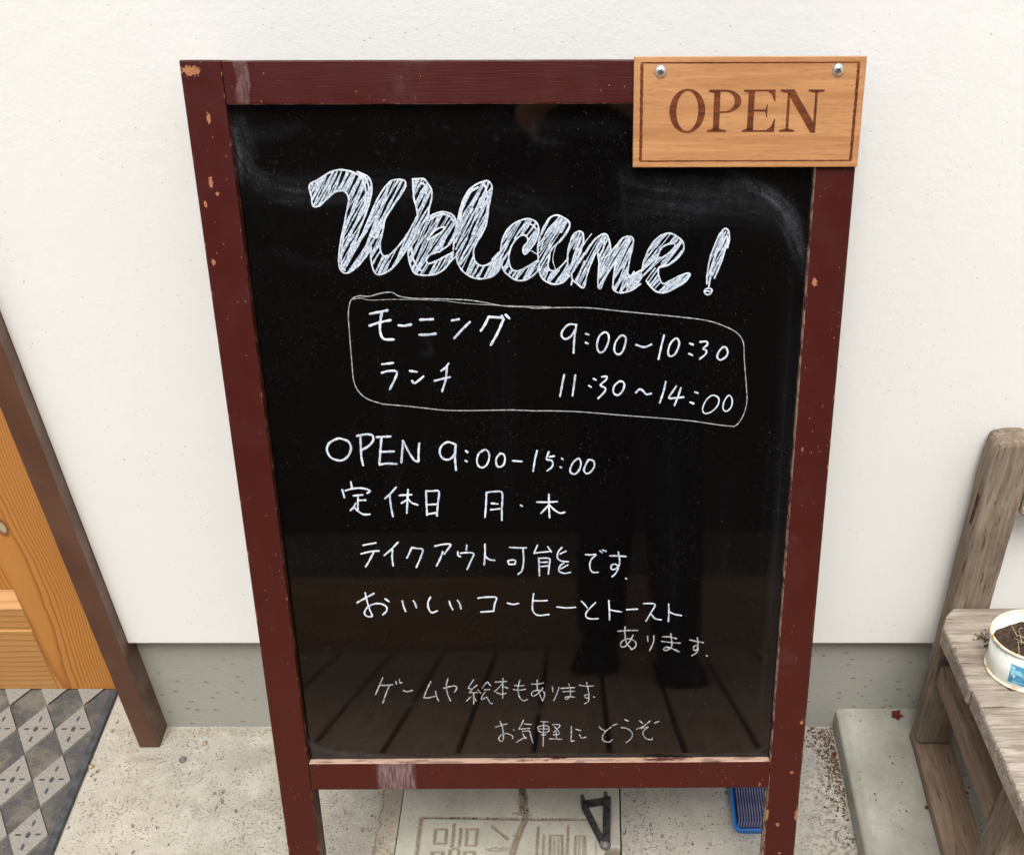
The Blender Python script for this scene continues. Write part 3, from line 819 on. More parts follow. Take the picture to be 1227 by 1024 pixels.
  (1.5, [(430.9,683.1),(435.8,680.8)]),
 ],
 'welcome': [
  (1.75, [(108.1,123.3),(102.5,123.3),(101.7,114.1),(101,105),(110.5,99.7),(118.8,94.9),(126.9,92),(134.8,92),(142.4,94),(148.8,98.2),(152,105.7),(151.8,115.3),(150,122.9)]),
  (1.75, [(108.1,123.3),(116.7,116.3),(124,110.9),(130.9,109.9),(135.1,113.1),(135.9,118.5),(133.1,128.2),(129.9,139.1),(125.8,152.3),(122.6,165.7),(121.6,178.1),(125.2,183.7),(131,183.2),(139.7,177),(147.2,169.1),(153.1,161.3)]),
  (1.75, [(130.4,139.1),(127.8,152.4),(124.3,167.9),(124.1,176.9),(126.5,181.5)]),
  (1.75, [(145.8,93.4),(151.2,95.6),(155.5,97.7),(157.9,103.6),(157.6,111),(154.7,120.7),(150.5,130.5),(145,141.4),(140.8,150.2),(136.1,161.1)]),
  (1.75, [(147.9,95),(153.1,99.3),(155.3,106.8),(153.9,117.5),(149.6,128.3)]),
  (1.75, [(136.1,161.1),(145.5,149.1),(153.6,133.7),(161.7,118.6),(169.3,107.9),(176.5,101.5),(183.3,100.2),(188.9,101.5),(189.1,105.8),(184.6,113.3),(176,124),(168.3,134.9),(165.2,145.9),(162.1,155.8),(161.7,163.6),(164.6,168.6),(170.4,167),(179.1,159.2),(189.1,147),(198.7,131.7)]),
  (1.75, [(153.2,160.2),(152.1,172.5),(155.2,184.4),(163.3,184.4),(173.1,178.2),(181.9,168.1),(188.2,159.2),(190.8,154.8)]),
  (1.75, [(156.1,145.8),(155.1,150.2),(159,151.9),(162,145.8)]),
  (1.75, [(198.7,131.7),(198,125.2),(196.1,115.5),(196.2,100.5),(195.8,100),(206,99.8),(209.9,103.8),(212.9,109.8),(212.5,116.8),(209.4,126.9),(208.7,133)]),
  (1.75, [(200.3,106.8),(203.7,103.3),(207.2,105.8),(207.8,112.8)]),
  (1.75, [(206.9,135),(214.6,130.5),(222.2,128.8),(229.5,130.5),(233.5,135.1),(234,142.3),(231.6,150.5),(226.9,157.8),(218,164)]),
  (1.75, [(209,136.6),(215.6,132.5),(222,130.8),(228.3,132.6),(231.5,137.2)]),
  (1.75, [(206.8,168.1),(212.6,165.5),(217.4,164.8)]),
  (1.75, [(207.1,167.6),(204.1,172.3),(206.6,175.5),(215.4,172.3),(222.6,168.7),(230,165.1)]),
  (1.75, [(189.2,154.5),(187.6,161.8),(187.9,172.2),(191.5,183.3),(198.3,186.2),(211.4,185.5),(220.3,180.8),(227.2,173.4),(233.9,167.7)]),
  (1.75, [(190.9,159.7),(191.4,169.1),(194.6,177.5),(199.6,182.8)]),
  (1.75, [(206.9,153.5),(211.5,147.4),(218.2,143),(223,142.5),(221.2,145.8),(215.7,149.4),(206.8,154.1)]),
  (1.75, [(230.1,163),(232.2,149.5),(235.5,136.2),(240.5,120.9),(246.3,110.9),(253.9,104.9),(263.5,101.5),(267.1,103),(268.6,106),(267.8,113),(265.3,123),(262.5,138.3),(258.4,147.5),(251.6,157.8),(249.2,164.1),(249.9,172.5),(255,177.5),(263.7,175.7),(271.6,167.3),(276,163.1)]),
  (1.75, [(261.8,105),(263.6,111),(264.4,119),(262.2,133.2),(258,144.4)]),
  (1.75, [(256.3,122),(257.6,117),(261.3,116.5),(259.5,122),(257.3,125)]),
  (1.75, [(237.7,135.1),(242.7,119.9),(248.3,111.9),(255.9,107)]),
  (1.75, [(232.9,167.2),(233.6,174.5),(238.6,183),(248,188.8),(258.9,189.4),(268.8,185.7),(274.4,177.8),(276.2,173.6)]),
  (1.75, [(274.9,162.7),(276.3,155.3),(279.6,147.9),(285.2,141.3),(292.9,137),(300.6,135.2),(306.6,136.7),(310.3,140.7),(310.9,146.6),(308.5,153.9),(302.9,162.1),(297.4,167.3),(295.6,164.3),(296.9,159.8),(300,156.9),(300.5,153.2),(297.9,149.8),(293.3,150.6),(288.6,154.6),(284.6,160.5),(282.5,167.2),(282.2,174.7),(284.7,180.8),(288.5,182.7),(294.7,181.2),(301,177.8),(308.8,173.3)]),
  (1.75, [(300.4,139.2),(305,140.7),(307.9,143.6)]),
  (1.75, [(275,171.7),(276.2,180.7),(281.4,186.8),(288.3,191),(294.5,191.4),(300.7,189.5),(307.8,183.9),(310.6,178.6)]),
  (1.75, [(266.5,171.7),(271.3,167.2),(277.7,161.3),(282.5,155.3)]),
  (1.75, [(266,185.2),(270.9,179.2),(274.9,173.9)]),
  (1.75, [(266.3,177.7),(271.9,172.4),(276.7,167.2)]),
  (1.75, [(310,174.1),(309.9,159.1),(313.2,148),(317.2,140),(321.8,134.2),(327.2,132),(333.2,133.5),(339.2,137.9),(339.6,142.3),(336.8,148.1),(332.2,154),(326,159.2),(321.7,164.4),(320.4,170.4),(319.2,176.4),(320.2,181.6),(325.6,182.4),(330.3,179.4),(338.1,171.2)]),
  (1.75, [(312.9,162.9),(315.8,151.7),(320.1,144.4),(326.3,138.6),(332.4,136.4)]),
  (1.75, [(310.3,177.1),(310.9,184.6),(314.6,190.7),(320.8,194.2),(327.8,195),(334,192.3),(339.5,187)]),
  (0.8, [(330.6,155.5),(327.5,158.4),(324.7,165.9),(323.8,173.4),(326,180.9)]),
  (1.1, [(303.3,163.9),(305.9,165.4),(309.1,167.3)]),
  (1.65, [(339.1,184.9),(337.6,175.1),(338.1,164.6),(340.5,155.7),(343.6,149.1),(348.2,146.5),(352,148),(352.8,153.5),(352,159.4),(348.9,166.1),(346.5,172.1)]),
  (1.65, [(341.1,178.1),(343.5,169.1),(347.4,158.7),(349.7,152)]),
  (1.65, [(341,184.2),(342.1,191),(346.3,194.4),(351.8,198.7),(353.7,196.4),(355.7,187.2),(358.8,178.2),(363.8,166.9)]),
  (1.65, [(348.8,175.1),(354.2,166.2),(360.4,157.3),(366.5,151.4),(372.6,148.8),(375.7,151.4),(377.6,158.1),(378.4,163.3)]),
  (1.65, [(366.1,166.2),(367.3,175.2),(366.7,185.8),(366.5,198),(368.9,199.1),(372.7,190.3),(378.9,179.8),(383.5,173.8)]),
  (1.65, [(372.6,155.8),(371.1,163.2),(368.1,169.2)]),
  (1.65, [(372.7,170.7),(378.8,165.5),(383.4,159.6),(389.5,152.9),(395.6,151.1),(399.4,153.7),(398.7,161.8),(396.6,170.8),(395.1,179.8),(394.4,185.1),(397.5,187.4),(400.6,183.6)]),
  (1.65, [(383.5,172.3),(382,182),(380.9,191.9),(380.9,199.5),(385.3,203),(391.5,203),(399.3,200.4),(407,195)]),
  (1.65, [(396,188.9),(400.6,185.9),(407.5,182.1)]),
  (1.65, [(340.9,195.6),(341.7,191.8)]),
  (1.65, [(395.6,152.2),(394.9,158.1),(391.1,164.8)]),
  (0.8, [(352,160.2),(355.8,154.3),(360.4,148.7)]),
  (1.75, [(408.1,182.5),(409.4,175.4),(411.9,168.4),(415,161.4),(421.1,153.7),(427.2,149.8),(433.4,148.5),(439.8,151.1),(445.3,155.5),(447.2,161.5),(444.7,167.6),(438.6,173.8),(432.4,177.7),(426.1,179.4),(423.9,179.9),(423.8,186.1),(426,192.3),(429.2,195),(435.5,191.9),(443.5,187.9),(450.7,185.3),(453.9,186.2),(450.9,191.5),(445.6,195.9),(440.2,198.6),(434.9,201.7),(427.6,203.5),(421.2,201.6),(416.6,197.6),(412.4,192.2)]),
  (1.75, [(422.8,169.3),(425.7,162.3),(431.9,158.5),(438.2,158),(438.7,160.6),(433.9,165.9),(427.7,170.2),(422.8,171.1)]),
  (1.75, [(445.3,155.5),(441,162.4),(435.8,168.5)]),
  (1.75, [(470.1,195.1),(470.2,186.2),(471.9,173),(475.1,162.5),(479.9,150.4),(485,144.4),(488.7,147),(489.5,153.9),(488.5,161.7)]),
  (1.75, [(488.5,161.7),(487.1,151.3),(482.1,158.2),(476.4,173),(473.4,186.2),(472.1,198.7)]),
  (1.75, [(487.4,158.2),(483.6,173),(477.2,189.8)]),
  (1.75, [(468.1,202.7),(469.4,200),(473,199.4),(475.4,200.9),(474.1,204.1),(471,205.4),(468.4,203.6),(470.4,201.8),(473.1,202.3)]),
 ],
}
BODIES = [
 [(101,105),(110.5,99.7),(118.8,94.9),(126.9,92),(134.8,92),(142.4,93.7),(150.1,95.6),(155.6,97.2),(158.2,103.6),(157.8,111),(154.7,120.7),(150.5,130.5),(145,141.4),(140.8,150.2),(136.1,161.1),(145.5,149.1),(153.6,133.7),(161.7,118.6),(169.3,107.9),(176.5,101.5),(183.3,100.2),(188.9,101.5),(189.7,105.8),(184.6,113.3),(176,124),(168.3,134.9),(165.2,145.9),(162.1,155.8),(161.7,163.6),(164.6,168.6),(170.4,167),(179.1,159.2),(189.1,147),(198.7,131.7),(198,125.2),(196.1,115.5),(196.2,100.5),(195.8,100),(206,99.8),(209.9,103.8),(212.9,109.8),(212.5,116.8),(209.6,126.9),(208.7,133),(201.2,141.2),(190.8,153.5),(188.1,161.8),(188.2,159.2),(181.9,168.1),(173.1,178.2),(163.3,184.4),(155.2,184.4),(152.1,172.5),(153.1,161.3),(147.2,169.1),(139.7,177),(131,183.2),(125.2,183.7),(121.6,178.1),(122.8,165.7),(125.8,152.3),(129.9,139.1),(133.1,128.2),(135.9,118.5),(135.1,113.1),(130.9,110.1),(124,110.9),(116.7,116.3),(108.1,123.3),(102.5,123.3),(101.7,114.1)],
 [(208.7,133),(214.6,130.5),(222.2,128.8),(229.5,130.5),(233.5,135.1),(234,142.3),(231.6,150.5),(226.9,157.8),(218,164.5),(206.5,168.1),(205,174.4),(215.4,172.3),(229.8,165.3),(230.7,168.2),(220.3,180.8),(211.4,185.5),(198.4,186),(191,183.3),(187.9,172.2),(187.6,161.8),(189.2,154.5),(194.7,143.2),(201.5,137.1)],
 [(232.7,159.9),(232.2,149.5),(235.5,136.2),(240.5,120.9),(246.3,110.9),(253.9,104.9),(263.5,101.5),(268.6,104),(267.8,113),(265.3,123),(262.5,138.3),(258.4,147.5),(251.6,157.8),(249.2,164.1),(249.9,172.5),(255,177.7),(263.7,175.7),(271.6,167.3),(276.1,162.1),(275.6,174.6),(268.8,185.7),(258.9,189.4),(248,188.8),(238.6,183),(233.6,174.5),(231.8,167.2)],
 [(275,162),(276.3,155.3),(279.6,147.9),(285.2,141.3),(292.9,137),(300.6,135.2),(306.6,136.7),(310.3,140.7),(310.9,146.6),(308.5,153.9),(302.9,162.1),(297.4,167.3),(295.6,164.3),(296.5,159.8),(300.4,155.4),(300.5,152.4),(297.9,149.8),(293.3,150.6),(288.6,154.6),(284.6,160.5),(282.5,167.2),(282.2,174.7),(284.7,180.8),(288.5,182.7),(294.7,181.2),(301,177.8),(308.8,174.1),(310.6,179.3),(307.8,183.9),(300.7,189.5),(294.5,191.4),(288.3,191),(281.4,186.8),(276.2,180.7),(274.6,173.2)],
 [(310.4,171.8),(310.3,159.1),(313.2,148),(317.2,140),(321.8,134.2),(327.2,132),(333.2,133.5),(339.2,137.9),(339.9,142.3),(336.8,148.1),(332.2,154),(326.8,158.4),(322.1,162.9),(320.4,170.4),(319.2,176.4),(320.2,181.6),(325.6,182.4),(330.3,179.4),(337.3,171.9),(339.5,187),(334,192.3),(327.8,195),(320.8,194.2),(314.6,190.7),(310.9,184.6),(310.3,177.8)],
 [(338.7,184.9),(337.6,175.1),(338.1,164.6),(340.5,155.7),(343.6,149.1),(348.2,146.5),(352,148),(352.8,153.5),(352.7,158.7),(349.6,169.1),(354.2,165.4),(360.4,157.3),(366.5,151.4),(372.6,148.8),(375.7,151.4),(378,158.1),(378.8,164),(383.4,159.6),(389.5,152.9),(395.6,151.1),(399.4,153.7),(398.7,161.8),(396.6,170.8),(395.1,179.8),(394.4,185.1),(396.8,188.9),(402.9,185.1),(408.3,182.1),(407.7,195),(399.3,200.4),(391.5,203),(385.3,203),(380.9,199.5),(380.9,191.9),(382,182),(382.7,175.3),(378.9,179.8),(372.7,190.3),(368.9,199.1),(366.5,198),(366.5,185.8),(367.3,175.2),(365.8,166.2),(363.5,167.7),(358.8,178.2),(355.7,187.2),(354.1,196.4),(351.8,198.7),(346.4,194.1),(342.1,191),(341,184.9)],
 [(408.1,183.3),(409.4,175.4),(411.9,168.4),(415,161.4),(421.1,153.7),(427.2,149.8),(433.4,148.5),(439.8,151.1),(445.3,155.5),(447.2,161.5),(444.7,167.6),(438.6,173.8),(432.4,177.7),(425.2,179.4),(423.5,182.5),(424.6,189.6),(426.9,194.1),(431,194.5),(443.5,187.9),(450.7,185.3),(453.9,186.2),(450.9,191.5),(445.6,195.9),(440.2,198.6),(434.9,201.7),(427.6,203.5),(421.2,201.6),(416.6,197.6),(412.4,192.2),(402,199.3),(393,202.9),(392.8,189.5),(400.9,186)],
 [(470.5,194.2),(470.6,185.3),(471.9,173),(475.1,162.5),(479.9,150.4),(485,144.4),(488.7,147),(489.1,154.7),(485.9,164.3),(479.4,179.2),(474.4,188),(472,196.9)],
]
EYES = [
 [(206.9,153.5),(211.5,147.4),(218.2,143),(223,142.5),(221.2,145.8),(215.7,149.4)],
 [(422.8,169.3),(425.7,162.3),(431.9,158.5),(438.2,158),(438.7,160.6),(433.9,165.9),(427.7,170.2)],
]
SMEARS = [
 ([(36,46),(36,67),(43,89),(62,105),(100,112),(146,109)], 9, 0.5, 26),
 ([(40,39),(45,60),(50,78)], 6, 0.5, 14),
 ([(44,64),(75,60),(98,54)], 5, 0.25, 8),
 ([(46,109),(123,108),(215,116),(307,135)], 16, 0.2, 30),
 ([(35,53),(38,75),(36,111)], 4, 0.45, 14),
 ([(388,93),(391,119),(394,149)], 3, 0.25, 5),
 ([(392,101),(430,108),(477,113),(508,119),(540,136),(558,165)], 14, 0.38, 34),
 ([(400,119),(446,125),(493,122),(532,128)], 14, 0.22, 26),
 ([(384,135),(416,135),(454,130)], 12, 0.22, 20),
 ([(492,101),(519,111),(544,131),(559,165)], 7, 0.55, 22),
 ([(543,119),(555,149),(561,188)], 4, 0.35, 10),
 ([(392,97),(453,94),(507,100)], 8, 0.2, 14),
 ([(552,188),(554,285),(555,416),(555,551),(552,700)], 12, 0.1, 40),
 ([(555,416),(555,551),(554,678)], 5, 0.12, 16),
 ([(564,227),(565,380),(565,531),(564,678)], 3, 0.18, 14),
 ([(22,631),(27,674),(39,708),(64,721),(112,725)], 4.5, 0.6, 22),
 ([(23,600),(26,653),(34,697)], 3, 0.4, 10),
 ([(45,719),(159,729),(293,727)], 3, 0.25, 12),
 ([(35,725),(293,724),(542,726)], 3, 0.12, 12),
 ([(567,667),(564,711),(542,726)], 4, 0.35, 10),
 ([(309,54),(312,68),(339,70)], 3, 0.3, 6),
 ([(278,58),(354,56),(399,61)], 6, 0.12, 10),
 ([(39,163),(21,325),(22,509)], 8, 0.1, 10),
 ([(194,262),(202,258),(200,246)], 3, 0.35, 4),
 ([(193,219),(202,216),(208,226)], 3, 0.12, 4),
 ([(284,108),(315,122),(353,119)], 10, 0.1, 10),
 ([(167,242),(162,325),(158,414)], 10, 0.05, 10),
 ([(272,242),(270,343),(270,452)], 14, 0.06, 12),
 ([(436,327),(444,453),(452,592)], 14, 0.07, 12),
 ([(243,164),(401,220)], 5, 0.06, 6),
 ([(63,163),(93,177),(132,175)], 6, 0.12, 8),
 ([(400,156),(470,136),(533,142)], 10, 0.1, 10),
 ([(98,664),(145,656),(201,662)], 5, 0.1, 6),
 ([(276,660),(304,665),(313,698)], 6, 0.22, 8),
 ([(497,380),(496,511),(500,677)], 14, 0.07, 10),
]
# ------------------------------------------------------------------ ground, kerb, cover
CX0, CX1, CY0, CY1 = -.2645, .0428, -.400, -.098      # pit of the concrete cover
def ground():
    bm = bmesh.new()
    xs = [-30, -3, CX0, CX1, 3, 30]; ys = [-30, -3, CY0, CY1, 1, 30]
    V = {}
    def v(i, j, z=0):
        k = (i, j, z)
        if k not in V: V[k] = bm.verts.new((xs[i], ys[j], z))
        return V[k]
    for i in range(5):
        for j in range(5):
            if i == 2 and j == 2: continue
            bm.faces.new((v(i, j), v(i+1, j), v(i+1, j+1), v(i, j+1)))
    D = -.05
    ring = [(2, 2), (3, 2), (3, 3), (2, 3)]
    for a, b in zip(ring, ring[1:] + ring[:1]):
        bm.faces.new((v(*a), v(*b), v(*b, D), v(*a, D)))
    bm.faces.new([v(*a, D) for a in ring])
    return tag(bm_obj('ground', bm, MT['concrete']), 'beige rough concrete ground below the white wall', kind='structure')
ground()

kb = box_bm(.3605, 2.2, -.95, .03, 0, .04, bev=.007, seg=3)
tag(bm_obj('kerb', kb, MT['kerb']), 'raised smooth grey concrete kerb slab under the bench', kind='structure')

GROOVES = [  # polylines (mm), half width, depth : inscription cut into the cover
 ([(-233, -167), (-164, -167.6), (-112, -168.9), (-79, -169.7), (-5, -170)], 2.0, 1), ([(-233.2, -167), (-232.9, -196), (-233.1, -229), (-233, -340), (-5, -340), (-5, -240)], 2.3, 1),
 ([(-211.6, -186), (-196, -186), (-195.5, -209), (-210.5, -209), (-211.6, -186)], 1.6, 1), ([(-186.8, -176.9), (-186.2, -196.7), (-186.9, -214.3)], 1.8, 1),
 ([(-176.9, -184.2), (-176.3, -200.2), (-177.4, -214.3)], 1.8, 1), ([(-168, -185.6), (-154, -185.6), (-154, -212), (-167.5, -211.7), (-168, -185.6)], 1.7, 1),
 ([(-212, -246), (-212, -223), (-198, -223), (-197.5, -246), (-212, -246)], 1.6, 1), ([(-189.2, -250), (-188.1, -218.5), (-181.6, -216.5), (-176.9, -219.5), (-175.3, -250)], 1.7, 1),
 ([(-168.8, -246), (-168.7, -222), (-155.5, -222.5), (-155.6, -246), (-168.8, -246)], 1.6, 1),
 ([(-133.8, -181.5), (-122.8, -191.3), (-111.8, -202)], 1.8, 1), ([(-140, -218.6), (-131.7, -216.0), (-106, -216.8), (-105.5, -219.5), (-131.4, -220.8), (-140, -218.6)], 1.2, .7),
 ([(-90, -181), (-104, -197)], 1.6, .8), ([(-120, -232), (-118, -262)], 1.8, 1),
 ([(-71, -182.4), (-71.5, -205.5), (-72.1, -262)], 1.5, 1), ([(-63.2, -194.9), (-63.4, -262)], 1.2, .8),
 ([(-54.1, -262), (-54.3, -196), (-38.5, -196), (-36.5, -262)], 1.4, 1), ([(-48.6, -201), (-48.3, -262)], 1.1, .8), ([(-43, -201), (-42, -262)], 1.1, .8),
 ([(-30, -180.6), (-30.7, -205.5), (-31.5, -262)], 1.5, 1), ([(-20.4, -262), (-19.9, -197.5), (-7.5, -197), (-5, -262)], 1.3, 1),
 ([(-14.9, -201), (-14.7, -262)], 1.0, .8), ([(-9.8, -202), (-9.3, -262)], 1.0, .8), ([(8, -205), (7.9, -262)], 1.2, .6),
 ([(-94.6, -99), (-95.4, -118.4), (-91, -132.6), (-92, -145.8), (-88.4, -158.7), (-90.8, -173.3), (-94.8, -186), (-99.9, -203.7), (-104.4, -225)], 3.4, 1.3),
 ([(-97, -99), (-98.5, -118), (-96.5, -140), (-96, -160)], 2.6, .9), ([(-106.5, -158.7), (-91.3, -160.5), (-80.7, -162.4)], 1.2, .8), ([(-106, -130), (-98, -150)], 1.0, .5),
 ([(-198.8, -147.6), (-189.3, -135.5)], .8, .35), ([(-210.5, -144.8), (-196.3, -133.6), (-179, -121.3)], .6, .25), ([(-207, -134), (-201, -127)], .7, .3),
]
def cover():
    root = empty('inspection_cover', (-.11085, -.249, 0), 'square grey concrete inspection cover with worn carved characters, set in the ground under the sign', 'cover')
    step = .0011
    x0, x1, y0, y1 = CX0 + .0022, CX1 - .0022, CY0 + .0022, CY1 - .0022
    nx, ny = int((x1 - x0) / step), int((y1 - y0) / step)
    X, Y = np.meshgrid(np.linspace(x0, x1, nx), np.linspace(y0, y1, ny))
    px, py = X * 1000, Y * 1000
    wob = (np.sin(px * .9 + 1.3 * np.sin(py * .7)) + np.sin(py * 1.1 + np.cos(px * .6) * 1.7)) * .35 + rng.normal(0, .28, px.shape)
    G = np.zeros_like(px)
    for pts, hw, dep in GROOVES:
        d = np.full_like(px, 1e9)
        for (ax, ay), (bx, by) in zip(pts[:-1], pts[1:]):
            vx, vy = bx - ax, by - ay; L = vx*vx + vy*vy + 1e-9
            t = np.clip(((px - ax) * vx + (py - ay) * vy) / L, 0, 1)
            d = np.minimum(d, np.hypot(px - ax - t * vx, py - ay - t * vy))
        G = np.maximum(G, dep * np.clip(1 - (d + wob * .6) / (hw * 1.45), 0, 1) ** .5)
    # lifting notch at the front right corner, rounded back corner
    n = np.hypot((px - 34) / 15, (py + 226) / 11)
    notch = np.clip((1.0 - n) * 6, 0, 1)
    Z = .0045 - G * .0030 - notch * .020
    e = np.minimum.reduce([px - x0 * 1000, x1 * 1000 - px, py - y0 * 1000, y1 * 1000 - py])
    Z -= np.clip(1.5 - e, 0, 1.5) * .0006
    Z += (np.sin(px * .13) * np.cos(py * .11)) * .0001
    vs = np.stack([X + .11085, Y + .249, Z], -1).reshape(-1, 3)
    idx = np.arange(nx * ny).reshape(ny, nx)
    F = np.stack([idx[:-1, :-1], idx[:-1, 1:], idx[1:, 1:], idx[1:, :-1]], -1).reshape(-1, 4)
    me = bpy.data.meshes.new('cover_top')
    me.from_pydata(vs.tolist(), [], F.tolist())
    at = me.attributes.new('dirt', 'FLOAT', 'POINT')
    at.data.foreach_set('value', np.clip(G * 1.15 + notch, 0, 1).reshape(-1).astype(np.float32))
    link('cover_top', me, MT['cover'], root, smooth=True)
    box('cover_body', (x0 + .11085, x1 + .11085, y0 + .249, y1 + .249, -.045, -.0185), MT['cover'], root)
    for k, (a, b, c, d) in enumerate(((x0, x0 + .001, y0, y1), (x1 - .001, x1, y0, y1), (x0 + .001, x1 - .001, y1 - .001, y1), (x0 + .001, x1 - .001, y0, y0 + .001))):
        box('cover_side', (a + .11085, b + .11085, c + .249, d + .249, -.0185, .0030 if k != 1 else -.0170), MT['cover'], root)
cover()

# ------------------------------------------------------------------ house wall with door
SF = -.02                       # face of the siding
JX0, JX1 = -.6597, -.6301       # right door jamb
wall = empty('house_wall', (0, .1, 0), 'white rough plastered house wall above a low grey rendered foundation', 'wall')
W = lambda name, x0, x1, y0, y1, z0, z1, m, bev=0, sg=1: box(name, (x0, x1, y0 - .1, y1 - .1, z0, z1), m, wall, bev, sg)
W('plaster_siding', JX1 + .0005, 4.0, SF, .12, .1966, 3.0, MT['plaster'], .0012, 2)
W('plaster_siding', -4.0, -1.53, SF, .12, .1966, 3.0, MT['plaster'], .0012, 2)
W('plaster_siding', -1.5295, JX1, SF, .12, 2.06, 3.0, MT['plaster'], .0012, 2)
W('foundation', JX1 + .0005, 4.0, 0, .12, -.02, .1960, MT['found'])
W('foundation', -4.0, -1.53, 0, .12, -.02, .1960, MT['found'])
W('drip_flashing', JX1 + .001, 4.0, SF + .002, .02, .1950, .1964, MT['iron_worn'])

door = empty('front_door', (-1.09, .09, 0), 'varnished pine front door with raised panels beside the white wall', 'door')
def D(name, x0, x1, y0, y1, z0, z1, m, bev=0, sg=1):
    b = box_bm(x0, x1, y0, y1, z0, z1, bev, sg)
    o = bm_obj(name, b, m, door)
    o.matrix_parent_inverse = Matrix.Translation(-Vector(door.location))   # meshes kept in world units: the grain follows the real place
    return o
DY = .07
D('door_stile', -.8140, JX0 - .002, DY, .105, .0050, 2.02, MT['pine'], .0012, 1)
D('door_stile', -1.505, -1.366, DY, .105, .0050, 2.02, MT['pine'], .0012, 1)
for z0, z1, zn in ((.0050, .1300, 'bottom_rail'), (1.90, 2.02, 'top_rail'), (.95, 1.08, 'middle_rail')):
    D(zn, -1.3655, -.8145, DY + .0006, .105, z0, z1, MT['pine_rail'], .0010, 1)
D('rail_moulding', -1.3655, -.8145, DY + .004, .1, .1305, .1715, MT['pine_rail'], .0015)
def bevel_strip():
    bm = bmesh.new()
    a = [(-1.3655, DY + .004, .1717), (-.8145, DY + .004, .1717), (-.8145, DY + .026, .1890), (-1.3655, DY + .026, .1890)]
    bm.faces.new([bm.verts.new(p) for p in a])
    o = bm_obj('rail_bevel', bm, MT['pine_rail'], door); o.matrix_parent_inverse = Matrix.Translation(-Vector(door.location))
bevel_strip()
D('door_panel', -1.36, -.8145, DY + .027, .100, .1718, .9495, MT['pine'])
D('door_panel', -1.36, -.8145, DY + .022, .100, 1.0805, 1.8995, MT['pine'])
hb = lathe_bm([(0, 0), (.026, 0), (.026, .006), (.010, .008), (.010, .03), (.024, .036), (.028, .05), (.020, .06), (0, .062)], 24)
bmesh.ops.transform(hb, matrix=Matrix.Translation((-1.43, DY - .0005, 1.0)) @ Matrix.Rotation(R(90), 4, 'X'), verts=hb.verts)
o = bm_obj('door_knob', hb, MT['steel'], door, True); o.matrix_parent_inverse = Matrix.Translation(-Vector(door.location))

frame = empty('door_frame', (-1.08, .02, 0), 'dark brown painted wooden door frame standing proud of the white wall', 'door frame')
def jamb(x0, x1, z0, z1, nm):
    b = box_bm(x0 + 1.08, x1 + 1.08, -.0408 - .02, .11 - .02, z0, z1, .0018, 2)
    b.normal_update()
    o = bm_obj(nm, b, [MT['jamb'], MT['jamb_side']], frame)
    for p in o.data.polygons:
        if abs(p.normal.x) > .8: p.material_index = 1
jamb(JX0, JX1, .0005, 2.06, 'jamb'); jamb(-1.5295, -1.5000, .0005, 2.06, 'jamb')
jamb(-1.4995, JX0 - .0005, 2.025, 2.0595, 'lintel')
box('threshold', (-.418, .418, .052, .084, .0005, .0040), MT['jamb_side'], frame, .001)

